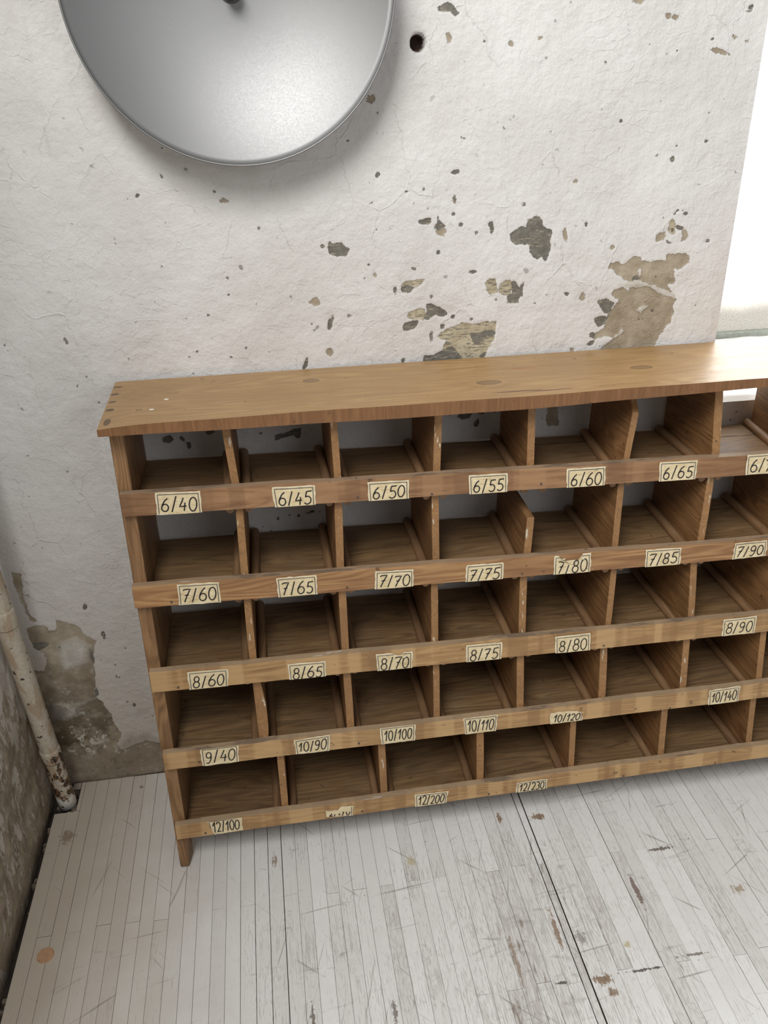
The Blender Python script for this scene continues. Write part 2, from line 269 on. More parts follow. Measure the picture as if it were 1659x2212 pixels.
POLY=[
('D',[(0.1305,1.2385),(0.1361,1.2397),(0.1394,1.2312),(0.1546,1.2359),(0.1626,1.2259),(0.171,1.2237),(0.164,1.2083),(0.1533,1.2082),(0.1431,1.2108),(0.1317,1.2153),(0.1307,1.225)]),
('D',[(0.301,1.2666),(0.3067,1.2699),(0.3242,1.27),(0.3232,1.2618),(0.3131,1.2586),(0.3029,1.2606)]),
('D',[(0.3368,1.274),(0.3465,1.2617),(0.3546,1.2538),(0.3466,1.2506),(0.3402,1.2469),(0.3306,1.2534),(0.3353,1.2606)]),
('D',[(0.4333,1.2588),(0.4429,1.2611),(0.4443,1.2499),(0.444,1.2347),(0.4396,1.238),(0.4385,1.2486),(0.4339,1.2519)]),
('D',[(0.4758,1.2333),(0.4909,1.2448),(0.4978,1.2506),(0.5072,1.2477),(0.5097,1.2607),(0.5194,1.2618),(0.5224,1.2662),(0.5329,1.2666),(0.54,1.2594),(0.5401,1.2472),(0.5471,1.2423),(0.5593,1.2387),(0.557,1.2203),(0.5602,1.2077),(0.5544,1.186),(0.5497,1.1815),(0.5424,1.1898),(0.5358,1.187),(0.5272,1.1905),(0.5166,1.2005),(0.5158,1.2129),(0.5024,1.2151),(0.4893,1.2142),(0.4806,1.2223)]),
('B',[(0.4341,1.1444),(0.4405,1.1537),(0.4521,1.1553),(0.4561,1.14),(0.455,1.1255),(0.4432,1.1252),(0.4356,1.1331)]),
('B',[(0.4588,1.1399),(0.4675,1.1491),(0.4825,1.1499),(0.4882,1.1383),(0.4855,1.1238),(0.4739,1.1189),(0.4619,1.1235)]),
('D',[(0.4844,1.1466),(0.4945,1.146),(0.5002,1.1344),(0.5085,1.1372),(0.5083,1.1242),(0.5122,1.1158),(0.502,1.1148),(0.502,1.1022),(0.4773,1.1046),(0.4767,1.1178),(0.4865,1.1254)]),
('B',[(0.2658,1.1487),(0.2757,1.1561),(0.2936,1.1583),(0.3132,1.1588),(0.3066,1.1497),(0.2935,1.145),(0.2837,1.1493)]),
('D',[(0.2664,1.1455),(0.2837,1.1493),(0.2919,1.145),(0.2837,1.1366),(0.2705,1.1347)]),
('M',[(0.0894,1.1267),(0.0963,1.1349),(0.1043,1.1363),(0.1088,1.1304),(0.1076,1.1215),(0.0969,1.1183)]),
('D',[(0.1225,1.0878),(0.133,1.1034),(0.1367,1.0934),(0.1322,1.0872),(0.1268,1.0761),(0.1219,1.0754)]),
('B',[(0.2794,1.0964),(0.3066,1.1046),(0.3166,1.1024),(0.3133,1.0829),(0.2999,1.082),(0.2866,1.0845),(0.28,1.0882)]),
('D',[(0.3149,1.1129),(0.3298,1.1108),(0.3466,1.1023),(0.3594,1.09),(0.3484,1.0841),(0.3333,1.0883),(0.32,1.0808),(0.3116,1.083),(0.3166,1.0958)]),
('D',[(0.2675,1.0691),(0.2732,1.077),(0.2866,1.0805),(0.3016,1.0809),(0.2948,1.0674),(0.2831,1.0621),(0.2714,1.0605)]),
('B',[(0.4573,1.0716),(0.4564,1.0508),(0.452,1.0306),(0.4406,1.0124),(0.4393,1.0003),(0.4241,0.9874),(0.3893,0.9845),(0.3547,0.9834),(0.3099,0.983),(0.3099,1.0089),(0.3304,1.0093),(0.3492,1.0167),(0.3558,1.0367),(0.337,1.0447),(0.3488,1.0541),(0.3639,1.0632),(0.3875,1.0701),(0.4147,1.0685),(0.4351,1.0706)]),
('D',[(0.405,1.0472),(0.4357,1.0537),(0.4581,1.0507),(0.4534,1.0408),(0.4362,1.0401),(0.4228,1.0273),(0.4107,1.0281),(0.4087,1.0385)]),
('D',[(0.3099,1.0089),(0.3304,1.0093),(0.3509,1.0183),(0.3679,1.0257),(0.3819,1.0111),(0.3925,0.9965),(0.3547,0.9834),(0.3099,0.983)]),
('D',[(0.4236,1.0014),(0.4372,1.0109),(0.4393,1.0003),(0.4242,0.9839)]),
('D',[(0.0663,0.9963),(0.0723,1.0112),(0.0779,1.0227),(0.0797,1.0141),(0.0732,1.001)]),
('M',[(0.58,1.2415),(0.5865,1.2437),(0.5933,1.2218),(0.5924,1.2125),(0.5852,1.219)]),
('M',[(0.7707,1.2168),(0.7748,1.2245),(0.7902,1.226),(0.7933,1.2158),(0.7838,1.2099),(0.7735,1.2088)]),
('B',[(0.7959,1.222),(0.7947,1.2423),(0.8006,1.2492),(0.8071,1.2402),(0.8091,1.2214)]),
('D',[(0.8075,1.2371),(0.8217,1.2349),(0.8289,1.233),(0.8313,1.2282),(0.812,1.23)]),
('M',[(0.8244,1.2285),(0.8326,1.2313),(0.8413,1.2199),(0.8363,1.2075),(0.8275,1.2079)]),
('M',[(0.6816,1.1702),(0.6987,1.1709),(0.7128,1.1686),(0.7254,1.1792),(0.7425,1.1816),(0.7472,1.1717),(0.761,1.1727),(0.7979,1.1708),(0.7981,1.1821),(0.826,1.183),(0.8496,1.178),(0.8501,1.1634),(0.8305,1.1529),(0.8198,1.1535),(0.8242,1.1236),(0.8098,1.1243),(0.8195,1.1071),(0.8307,1.0913),(0.8234,1.0799),(0.8291,1.0659),(0.8284,1.0452),(0.8152,1.0355),(0.8062,1.0221),(0.7994,1.0049),(0.7923,0.9894),(0.7415,0.9856),(0.6689,0.9851),(0.6916,1.0101),(0.7082,1.023),(0.6654,1.0205),(0.6643,1.031),(0.6845,1.0436),(0.6891,1.0673),(0.7071,1.0966),(0.6918,1.1075),(0.6941,1.119),(0.7147,1.1228),(0.73,1.112),(0.7311,1.1318),(0.7017,1.1449),(0.6934,1.1567),(0.6826,1.1605)]),
('D',[(0.6602,1.1009),(0.6853,1.1029),(0.7004,1.0936),(0.6947,1.0805),(0.6939,1.0721),(0.6812,1.0745),(0.6692,1.0887)]),
('D',[(0.6613,1.0621),(0.6713,1.0683),(0.6894,1.0638),(0.6837,1.0505),(0.6737,1.0442),(0.6639,1.0534)]),
('D',[(0.6518,1.0318),(0.6621,1.0353),(0.6668,1.0239),(0.658,1.0227)]),
('D',[(0.6485,1.0093),(0.6585,1.0174),(0.6686,1.0168),(0.6631,1.0066)]),
('D',[(0.7295,1.1451),(0.7432,1.1476),(0.7484,1.1342),(0.7343,1.135)]),
('W',[(0.7135,1.1328),(0.7519,1.134),(0.7893,1.1188),(0.8272,1.1033),(0.8287,1.0931),(0.7907,1.1087),(0.7639,1.1235),(0.7182,1.1226)]),
('W',[(0.7504,1.0756),(0.7615,1.0868),(0.7727,1.0828),(0.7601,1.0699)]),
('W',[(0.6747,0.9988),(0.7148,1.0278),(0.7241,1.0411),(0.7267,1.034),(0.6952,1.0098)]),
('W',[(0.742,1.1574),(0.749,1.1571),(0.7509,1.1423),(0.7438,1.1427)]),
('D',[(0.3346,1.6051),(0.3493,1.6153),(0.3604,1.6117),(0.3718,1.5978),(0.3649,1.592),(0.3564,1.6014),(0.3441,1.6005)]),
('M',[(0.8313,1.5369),(0.8433,1.5386),(0.875,1.5275),(0.8709,1.525),(0.842,1.533)]),
('M',[(-0.5663,0.4575),(-0.5468,0.4627),(-0.5258,0.4601),(-0.5258,0.4445),(-0.5123,0.4428),(-0.5018,0.4725),(-0.4833,0.4644),(-0.4601,0.4478),(-0.4517,0.4252),(-0.4316,0.4054),(-0.4385,0.3935),(-0.4499,0.3381),(-0.448,0.3212),(-0.4621,0.2599),(-0.4473,0.2318),(-0.4337,0.1947),(-0.4348,0.1682),(-0.4201,0.1343),(-0.4352,0.1046),(-0.4281,0.0849),(-0.367,0.1029),(-0.3312,0.0879),(-0.2777,-0.0116),(-0.3158,-0.0296),(-0.5688,-0.0296),(-0.6287,-0.019),(-0.5784,0.1815),(-0.5843,0.3113),(-0.5829,0.3483),(-0.5539,0.336),(-0.5428,0.3753),(-0.5638,0.4101)]),
('W',[(-0.5107,0.4111),(-0.4711,0.4217),(-0.4477,0.3948),(-0.4625,0.348),(-0.5129,0.3344),(-0.5183,0.372)]),
('W',[(-0.5586,0.2484),(-0.5119,0.2371),(-0.4472,0.2513),(-0.4793,0.2366),(-0.4944,0.2258),(-0.4854,0.2026),(-0.5375,0.1885),(-0.5709,0.2024)]),
('W',[(-0.5492,0.1275),(-0.5264,0.16),(-0.5142,0.1536),(-0.5256,0.1283),(-0.5476,0.1181)]),
('W',[(-0.4824,0.1259),(-0.4644,0.1322),(-0.4535,0.1167),(-0.4683,0.1099)]),
('W',[(-0.5582,0.0265),(-0.4999,0.0261),(-0.5066,0.0081),(-0.5555,0.0045)]),
('M',[(-0.5673,0.6002),(-0.552,0.5959),(-0.5579,0.5473),(-0.5554,0.4945),(-0.5423,0.4699),(-0.5549,0.4753),(-0.5655,0.5184),(-0.5692,0.5707)]),
('D',[(-0.5637,0.418),(-0.5312,0.4177),(-0.5335,0.4061),(-0.5571,0.3973),(-0.5646,0.4063)]),
('D',[(-0.2228,0.8728),(-0.2141,0.8805),(-0.2035,0.8796),(-0.1986,0.8708),(-0.2091,0.8616),(-0.2177,0.8657)]),
('D',[(-0.1856,0.8765),(-0.1784,0.8725),(-0.1751,0.8621),(-0.1655,0.8647),(-0.1677,0.8478),(-0.1738,0.8484),(-0.1756,0.8587),(-0.1854,0.8663)]),
('D',[(0.0018,0.8645),(0.013,0.8669),(0.0289,0.8674),(0.0422,0.8748),(0.0565,0.8754),(0.0552,0.8549),(0.0471,0.8538),(0.0412,0.8612),(0.0187,0.8579),(0.0024,0.8524)]),
('D',[(0.3809,0.8753),(0.3941,0.8819),(0.4142,0.879),(0.4095,0.8696),(0.3911,0.8676)]),
('D',[(0.4182,0.8585),(0.428,0.8664),(0.4285,0.8506),(0.4202,0.8478)]),
('M',[(0.58,0.8808),(0.6006,0.8792),(0.604,0.8365),(0.5833,0.8346),(0.5748,0.8566)]),
]
SPOT=[
('B',0.1424,1.2275,0.0043,0.0043),
('D',0.1201,1.2297,0.0024,0.0024),
('B',0.3147,1.2651,0.0038,0.0036),
('M',0.3457,1.2458,0.0090,0.0085),
('D',0.3811,1.2557,0.0033,0.0030),
('D',0.3664,1.2760,0.0022,0.0021),
('D',0.3390,1.2074,0.0042,0.0040),
('D',0.4068,1.1685,0.0053,0.0029),
('D',0.3115,1.3216,0.0024,0.0023),
('D',0.3690,1.3041,0.0032,0.0041),
('D',0.3537,1.3186,0.0019,0.0017),
('D',0.2773,1.3192,0.0027,0.0020),
('D',0.2056,1.1921,0.0019,0.0018),
('M',0.2162,1.1717,0.0045,0.0043),
('D',0.4112,1.2408,0.0029,0.0028),
('M',0.5263,1.2056,0.0100,0.0094),
('D',0.2553,1.1419,0.0033,0.0082),
('D',0.0911,1.0864,0.0025,0.0026),
('D',0.3696,1.0835,0.0031,0.0030),
('D',0.3261,1.0471,0.0031,0.0095),
('D',0.3486,1.0658,0.0044,0.0044),
('M',0.1237,1.0288,0.0072,0.0074),
('D',0.2691,1.0031,0.0040,0.0042),
('D',0.6269,1.2474,0.0030,0.0046),
('M',0.6844,1.2013,0.0048,0.0045),
('D',0.5003,1.2889,0.0019,0.0024),
('D',0.8250,1.2581,0.0035,0.0022),
('D',0.8086,1.2649,0.0020,0.0019),
('D',0.8043,1.2589,0.0021,0.0018),
('M',0.8865,1.2217,0.0063,0.0026),
('D',0.8816,1.2048,0.0057,0.0020),
('M',0.6314,1.1102,0.0070,0.0067),
('D',0.5986,1.1166,0.0035,0.0023),
('M',0.6207,1.0006,0.0072,0.0064),
('H',0.3010,1.5556,0.0124,0.0128),
('M',0.3550,1.5594,0.0042,0.0072),
('D',0.4168,1.5552,0.0017,0.0018),
('M',0.4636,1.5515,0.0060,0.0050),
('M',0.5166,1.5593,0.0052,0.0036),
('D',0.5286,1.5293,0.0030,0.0022),
('M',0.6921,1.6116,0.0130,0.0053),
('M',0.7477,1.5896,0.0044,0.0029),
('M',0.7612,1.5876,0.0067,0.0022),
('D',0.6370,1.5188,0.0031,0.0030),
('D',0.7703,1.5354,0.0018,0.0019),
('D',0.8341,1.5525,0.0031,0.0026),
('M',0.8765,1.5567,0.0046,0.0030),
('D',0.8978,1.6004,0.0036,0.0033),
('D',0.8473,1.4333,0.0033,0.0036),
('D',0.7859,1.3573,0.0043,0.0042),
('D',0.3693,1.3489,0.0058,0.0037),
('D',0.2258,1.3491,0.0044,0.0040),
('D',0.3805,1.4056,0.0027,0.0019),
('D',0.4560,1.4195,0.0027,0.0024),
('D',0.5429,1.4099,0.0032,0.0020),
('D',0.5317,1.3563,0.0018,0.0016),
('D',0.6775,1.4255,0.0027,0.0023),
('M',0.5997,1.3254,0.0028,0.0025),
('D',0.5004,1.2883,0.0028,0.0026),
('M',0.3687,1.3045,0.0032,0.0051),
('D',0.3106,1.3216,0.0022,0.0021),
('M',0.2185,1.4719,0.0058,0.0052),
('D',0.2284,1.4503,0.0017,0.0015),
('M',0.9184,1.3296,0.0025,0.0021),
('D',0.7906,1.3803,0.0024,0.0021),
('D',0.8506,1.3854,0.0034,0.0020),
('M',0.9010,1.5481,0.0037,0.0022),
('D',-0.1986,1.3301,0.0034,0.0033),
('D',-0.1322,1.3367,0.0022,0.0017),
('D',-0.0662,1.3317,0.0022,0.0021),
('M',-0.0472,1.3171,0.0071,0.0042),
('D',0.0083,1.2685,0.0028,0.0026),
('M',-0.1113,1.3707,0.0025,0.0020),
('D',-0.1021,1.1141,0.0035,0.0035),
('D',0.0070,1.2678,0.0025,0.0032),
('D',-0.4383,0.4991,0.0048,0.0097),
('D',-0.4129,0.4221,0.0043,0.0109),
('D',-0.4480,0.3665,0.0040,0.0200),
('D',-0.4546,0.2652,0.0035,0.0092),
('D',-0.3780,0.2128,0.0029,0.0060),
('D',-0.3724,0.3787,0.0019,0.0024),
('D',-0.4007,0.3334,0.0022,0.0025),
('D',-0.3609,0.2546,0.0019,0.0025),
('R',-0.4072,0.0320,0.0142,0.0150),
('W',-0.3592,0.0143,0.0155,0.0118),
('W',-0.4416,0.0234,0.0068,0.0056),
('D',-0.1266,0.8801,0.0062,0.0040),
('D',-0.0072,0.6728,0.0019,0.0022),
('D',0.0161,0.6724,0.0020,0.0026),
('D',0.0381,0.6759,0.0026,0.0030),
('D',0.0551,0.6799,0.0046,0.0019),
('D',0.0670,0.6832,0.0030,0.0019),
('D',-0.0230,0.6440,0.0020,0.0023),
('D',0.4630,0.8776,0.0040,0.0028),
('D',0.4344,0.8781,0.0074,0.0031),
]

# ------------------------------------------------------------------ wall plaster material
YW, XL, XJ, ZS = 1.594, -0.583, 0.9327, 0.861     # back wall, left wall, window jamb, sill height
def plaster_mat(name, left=False):
    s = NT(name); p = s.pos(); P = s.sep(p)
    n1 = s.noise(p, 6, 4, 0.55); n2 = s.noise(p, 22, 5, 0.6); n3 = s.noise(p, 90, 4, 0.6)
    n4 = s.noise(p, 330, 3, 0.6)
    white = s.mix(s.map(n1, 0.35, 0.65), srgb(211, 208, 204), srgb(221, 219, 216))
    white = s.mix(s.map(n2, 0.55, 0.8, 0, 0.35), white, srgb(204, 199, 192))
    # yellowed and damp towards the bottom left corner
    damp = s.math('ADD', s.map(P[2], 0.95, 0.10, 0.0, 1.0), s.map(P[0], -0.05, -0.58, -0.35, 0.25))
    damp = s.math('ADD', damp, s.math('MULTIPLY', s.math('SUBTRACT', n1, 0.5), 0.9))
    white = s.mix(s.map(damp, 0.25, 1.1, 0, 0.75), white, srgb(184, 172, 156))
    # small specks and pits
    sp = s.noise(p, 75, 1, 0.3)
    spd = s.noise(p, 4, 2, 0.5)
    spk = s.math('MULTIPLY', s.map(sp, 0.765, 0.80), s.map(spd, 0.45, 0.6, 0.25, 1.0))
    jit = s.math('ADD', s.math('MULTIPLY', s.math('SUBTRACT', n2, 0.5), 0.010), s.math('MULTIPLY', s.math('SUBTRACT', n3, 0.5), 0.0085))
    jit = s.math('ADD', jit, s.math('MULTIPLY', s.math('SUBTRACT', n4, 0.5), 0.003))
    if not left:
        def layer(col, at, c1, c2, nn, j=1.0, lo=0.35, hi=0.65):
            m = s.map(s.math('ADD', s.attr(at), s.math('MULTIPLY', jit, j)), 0.0006 if at != 'sd_w' else s.map(P[2], .6, .7, .006, .0006), -0.0006 if at != 'sd_w' else s.map(P[2], .6, .7, -.012, -.0006))
            return s.mix(m, col, s.mix(s.map(nn, lo, hi), c1, c2)), m
        col, mM = layer(white, 'sd_m', srgb(146, 133, 112), srgb(178, 166, 146), n2, 1.5)
        col, mB = layer(col, 'sd_b', srgb(168, 156, 130), srgb(192, 182, 158), n3, 1.3)
        # scraped remains of the grey coat across the ochre one
        scr = s.noise(s.vmath('MULTIPLY', p, (1, 1, 5)), 60, 3, 0.6)
        col = s.mix(s.math('MULTIPLY', mB, s.map(scr, 0.56, 0.60, 0, 0.8)), col, srgb(110, 108, 98))
        col, mD = layer(col, 'sd_d', srgb(104, 101, 93), srgb(124, 120, 110), n3)
        col = s.mix(s.math('MULTIPLY', mD, s.map(scr, 0.60, 0.63, 0, 0.6)), col, srgb(170, 160, 138))
        col, mW = layer(col, 'sd_w', srgb(190, 184, 172), srgb(212, 208, 200), n2, 1.6)
        col, mR = layer(col, 'sd_r', srgb(150, 112, 80), srgb(170, 140, 110), n3, 2.2)
        m0 = s.math('MAXIMUM', s.math('MAXIMUM', mM, mB), mD)
        m0 = s.math('MULTIPLY', m0, s.math('SUBTRACT', 1.0, mW))
        # damp, dark mottling in the low exposed plaster
        lowm = s.math('MULTIPLY', mM, s.map(P[2], 0.42, 0.12))
        col = s.mix(s.math('MULTIPLY', lowm, s.map(s.noise(p, 16, 4, 0.65), 0.40, 0.56, 0.1, 1.0)), col, srgb(88, 76, 56))
        col = s.mix(s.math('MULTIPLY', lowm, s.map(s.noise(p, 48, 5, 0.7), 0.58, 0.61, 0, 0.9)), col, srgb(200, 194, 182))
        low = s.map(s.math('ADD', P[2], s.math('MULTIPLY', s.math('SUBTRACT', n1, 0.5), 0.25)), 0.11, 0.06)
        col = s.mix(s.math('MULTIPLY', low, s.map(n3, 0.3, 0.6, 0.5, 0.95)), col, srgb(138, 126, 108))
        # dark brown inside of the hole
        col = s.mix(s.map(s.math('ADD', s.attr('sd_h'), s.math('MULTIPLY', jit, 0.5)), 0.0015, -0.001), col, srgb(58, 42, 32))
    else:
        w = s.math('ADD', s.map(P[2], 0.60, 0.05, 0.0, 0.62), s.math('MULTIPLY', s.math('SUBTRACT', n1, 0.5), 1.2))
        w = s.math('ADD', w, s.math('MULTIPLY', s.math('SUBTRACT', s.noise(s.vmath('MULTIPLY', p, (1, 1, .45)), 24, 4, 0.65), 0.5), 1.3))
        m0 = s.map(w, 0.28, 0.34)
        col = s.mix(m0, s.mix(0.5, white, srgb(196, 188, 176)), s.mix(s.map(n2, 0.3, 0.7), srgb(128, 114, 94), srgb(176, 162, 142)))
        col = s.mix(s.map(s.noise(s.vmath('MULTIPLY', p, (1, 1, .35)), 46, 4, 0.6), 0.56, 0.62, 0, 0.75), col, srgb(196, 190, 180))
        col = s.mix(s.map(P[2], 0.05, 0.0, 0, 0.7), col, srgb(84, 72, 58))
        col = s.mix(s.math('MULTIPLY', s.map(n3, 0.62, 0.68, 0, 0.8), s.map(P[2], 0.5, 0.1)), col, srgb(86, 74, 62))
    col = s.mix(s.math('MULTIPLY', spk, 0.8), col, srgb(96, 86, 76))
    col = s.mix(s.map(n4, 0.3, 0.7, 0.0, 0.08), col, (0.15, 0.14, 0.12))
    # relief: trowel ridges, brush marks, pits and edges of the missing coats
    rid = s.n.new('ShaderNodeTexNoise'); rid.noise_type = 'RIDGED_MULTIFRACTAL'; rid.inputs['Scale'].default_value = 9; rid.inputs['Detail'].default_value = 4
    s._in(rid.inputs['Vector'], s.vmath('MULTIPLY', p, (0.8, 1, 1.5)))
    wv = s.vmath('ADD', p, s.comb(s.math('MULTIPLY', n2, 0.05), 0.0, s.math('MULTIPLY', n1, 0.12)))
    vo = s.n.new('ShaderNodeTexVoronoi'); vo.feature = 'DISTANCE_TO_EDGE'; s._in(vo.inputs['Vector'], s.vmath('MULTIPLY', wv, (1.6, 1, 1))); vo.inputs['Scale'].default_value = 6.5
    vo2 = s.n.new('ShaderNodeTexVoronoi'); vo2.feature = 'DISTANCE_TO_EDGE'; s._in(vo2.inputs['Vector'], s.vmath('MULTIPLY', wv, (1, 1, 2.2))); vo2.inputs['Scale'].default_value = 14
    mk = s.noise(p, 5.5, 3, 0.6)
    rdg = s.math('MULTIPLY', s.map(vo.outputs['Distance'], 0.0, 0.018, 1.0, 0.0), s.map(mk, 0.50, 0.60))
    rdg2 = s.math('MULTIPLY', s.map(vo2.outputs['Distance'], 0.0, 0.03, 1.0, 0.0), s.map(mk, 0.48, 0.40))
    b = s.bump(n1, 0.6, 0.010)
    b = s.bump(rdg, 0.5, 0.0018, b); b = s.bump(rdg2, 0.4, 0.0012, b)
    b = s.bump(n2, 0.6, 0.005, b)
    b = s.bump(s.math('MULTIPLY', rid.outputs['Fac'], 0.5), 0.4, 0.004, b)
    b = s.bump(n3, 0.8, 0.0030, b)
    b = s.bump(s.noise(s.vmath('MULTIPLY', p, (6, 1, 1)), 40, 3, 0.6), 0.25, 0.001, b)
    b = s.bump(s.math('SUBTRACT', 1.0, m0), 0.7, 0.0016, b)
    b = s.bump(s.math('SUBTRACT', 1.0, spk), 0.5, 0.0015, b)
    return s.out(col, 0.78, b, spec=0.25)
MAT_WALL = plaster_mat('worn_plaster'); MAT_WALL_L = plaster_mat('flaking_plaster', True)

# ------------------------------------------------------------------ back wall (grid with real relief)
def seg_dist(px, pz, poly):
    d = np.full(px.shape, 1e9); inside = np.zeros(px.shape, bool); n = len(poly)
    for i in range(n):
        ax, az = poly[i]; bx, bz = poly[(i+1) % n]
        ex, ez = bx-ax, bz-az; L = ex*ex+ez*ez+1e-12
        t = np.clip(((px-ax)*ex+(pz-az)*ez)/L, 0, 1)
        d = np.minimum(d, np.hypot(px-ax-t*ex, pz-az-t*ez))
        c = ((az > pz) != (bz > pz)) & (px < (bx-ax)*(pz-az)/((bz-az) if abs(bz-az) > 1e-12 else 1e-12)+ax)
        inside ^= c
    return np.where(inside, -d, d)
def grid_mesh(name, X, Z, fn, mat, keep=None, attrs=None):
    nx, nz = len(X), len(Z); gx, gz = np.meshgrid(X, Z)
    V = fn(gx, gz).reshape(-1, 3)
    ix, iz = np.meshgrid(np.arange(nx-1), np.arange(nz-1)); a = (iz*nx+ix)
    if keep is not None:
        cxm = (gx[:-1, :-1]+gx[1:, 1:])/2; czm = (gz[:-1, :-1]+gz[1:, 1:])/2; a = a[keep(cxm, czm)]
    a = a.reshape(-1); F = np.stack([a, a+1, a+1+nx, a+nx], 1)
    me = bpy.data.meshes.new(name); me.vertices.add(len(V)); me.vertices.foreach_set('co', V.reshape(-1).astype(np.float32))
    me.loops.add(F.size); me.loops.foreach_set('vertex_index', F.reshape(-1).astype(np.int32))
    me.polygons.add(len(F)); me.polygons.foreach_set('loop_start', np.arange(0, F.size, 4, dtype=np.int32))
    me.polygons.foreach_set('loop_total', np.full(len(F), 4, np.int32))
    me.polygons.foreach_set('use_smooth', np.ones(len(F), bool))
    me.update(calc_edges=True); me.materials.append(mat)
    for k, v in (attrs or {}).items():
        at = me.attributes.new(k, 'FLOAT', 'POINT'); at.data.foreach_set('value', v.reshape(-1).astype(np.float32))
    o = bpy.data.objects.new(name, me); COL.objects.link(o); return o

st = 0.0032
X = np.concatenate([np.arange(XL-0.004, XJ, st), [XJ], np.arange(XJ+0.02, 2.61, 0.04)])
Z = np.concatenate([np.arange(-0.03, ZS, st), [ZS], np.arange(ZS+st, 1.70, st), np.arange(1.72, 2.71, 0.05)])
gx, gz = np.meshgrid(X, Z)
SD = {k: np.full(gx.shape, 0.05) for k in 'DBMWRH'}
for k, poly in POLY:
    xs = [q[0] for q in poly]; zs = [q[1] for q in poly]
    m = 0.05
    i0, i1 = np.searchsorted(X, [min(xs)-m, max(xs)+m]); j0, j1 = np.searchsorted(Z, [min(zs)-m, max(zs)+m])
    sl = (slice(j0, j1), slice(i0, i1))
    SD[k][sl] = np.minimum(SD[k][sl], seg_dist(gx[sl], gz[sl], poly))
for k, x, z, rx, rz in SPOT:
    m = 0.05; i0, i1 = np.searchsorted(X, [x-rx-m, x+rx+m]); j0, j1 = np.searchsorted(Z, [z-rz-m, z+rz+m]); sl = (slice(j0, j1), slice(i0, i1))
    d = (np.hypot((gx[sl]-x)/rx, (gz[sl]-z)/rz)-1)*min(rx, rz)
    if max(rx, rz) < 0.006: d = d+0.0008*0
    SD[k][sl] = np.minimum(SD[k][sl], d)
low = np.minimum(np.minimum(SD['D'], SD['B']), SD['M']); low = np.maximum(low, -SD['W'])
depth = np.clip(-low/0.003+0.4, 0, 1)*0.0014
und = (vnoise(gx*9+3, gz*7, 1)-0.5)*0.007+(vnoise(gx*27, gz*23, 2)-0.5)*0.0026+(vnoise(gx*75, gz*62, 3)-0.5)*0.0010
hole = np.clip((-SD['H']+0.002)/0.004, 0, 1)*0.03
fade = np.clip((XJ-gx)/0.02, 0, 1)*np.clip(np.abs(gz-ZS)/0.01+(gx < XJ-0.02), 0, 1)
corner = np.clip(1-(gx-XL)/0.05, 0, 1)**2*0.020         # the plaster rounds into the corner
yy = YW+(und*0.8+depth)*fade+hole-corner*0
def wf(x, z): return np.stack([x, yy, z], -1)
wall = grid_mesh('wall_back', X, Z, wf, MAT_WALL, keep=lambda x, z: ~((x > XJ) & (x < 2.25) & (z > ZS)),
                 attrs={'sd_d': SD['D'], 'sd_b': SD['B'], 'sd_m': SD['M'], 'sd_w': SD['W'], 'sd_r': SD['R'], 'sd_h': SD['H']})
tag(wall, kind='structure')

# left wall
YL = np.arange(-0.2, YW+0.012, 0.006); ZL = np.concatenate([np.arange(-0.03, 1.0, 0.006), np.arange(1.03, 2.46, 0.05)])
def lf(y, z):
    d = (vnoise(y*8, z*7, 5)-0.5)*0.010+(vnoise(y*30, z*22, 6)-0.5)*0.006+(vnoise(y*80, z*60, 8)-0.5)*0.002
    foot = np.clip(1-z/0.07, 0, 1)**1.5*0.004*(0.4+vnoise(y*14, z*3, 7))
    return np.stack([XL-0.009+d*np.clip(z/0.05, 0, 1)-foot, y, z], -1)
wl = grid_mesh('wall_left', YL, ZL, lf, MAT_WALL_L); wl.data.flip_normals(); tag(wl, kind='structure')

# ------------------------------------------------------------------ window recess, sill, frame, frosted pane
def flat_mat(name, col, rough=0.6, metal=0.0, bumpy=0.0, scale=60, var=0.12):
    s = NT(name); c = s.pos(); n = s.noise(c, scale, 4, 0.6)
    cc = s.mix(s.map(n, 0.3, 0.7), tuple(x*(1-var) for x in col), tuple(min(1, x*(1+var)) for x in col))
    return s.out(cc, rough, s.bump(n, 0.4, bumpy) if bumpy else None, metal=metal)
MAT_REV = flat_mat('recess_plaster', srgb(226, 224, 220), 0.8, 0, 0.004, 30, 0.05)
YP = 2.05
rev = mesh_obj('trim_1', [(XJ, YW, ZS), (XJ, YP+.06, ZS), (XJ, YP+.06, 2.65), (XJ, YW, 2.65)], [(0, 1, 2, 3)], MAT_REV)
tag(rev, kind='structure')
sx = np.linspace(XJ, 2.25, 60); sy = np.linspace(YW, YP+.02, 26)
def sf(x, y):
    e = np.clip((y-YW)/0.02, 0, 1)
    return np.stack([x, y, ZS-0.012*(1-e)**2*1.0+(vnoise(x*25, y*25, 11)-0.5)*0.006*e+0.006*e], -1)
sill = grid_mesh('trim_2', sx, sy, sf, MAT_REV); tag(sill, kind='structure')
rr = mesh_obj('trim_3', [(2.25, YW, ZS), (2.25, YP+.06, ZS), (2.25, YP+.06, 2.65), (2.25, YW, 2.65)], [(3, 2, 1, 0)], MAT_REV); tag(rr, kind='structure')
def box_bm(x0, x1, y0, y1, z0, z1, bv=0.0):
    bm = loft([[(x0, y0, z0), (x1, y0, z0), (x1, y1, z0), (x0, y1, z0)], [(x0, y0, z1), (x1, y0, z1), (x1, y1, z1), (x0, y1, z1)]])
    if bv: bevel(bm, bv)
    return bm
win = empty('window_1', (1.6, YP, ZS)); tag(win, kind='structure')
MAT_FR = flat_mat('grey_green_iron', srgb(150, 156, 148), 0.6, 0, 0.002, 120, 0.2)
def rel(bm, o):
    bmesh.ops.translate(bm, verts=bm.verts, vec=-Vector(o.location)); return bm
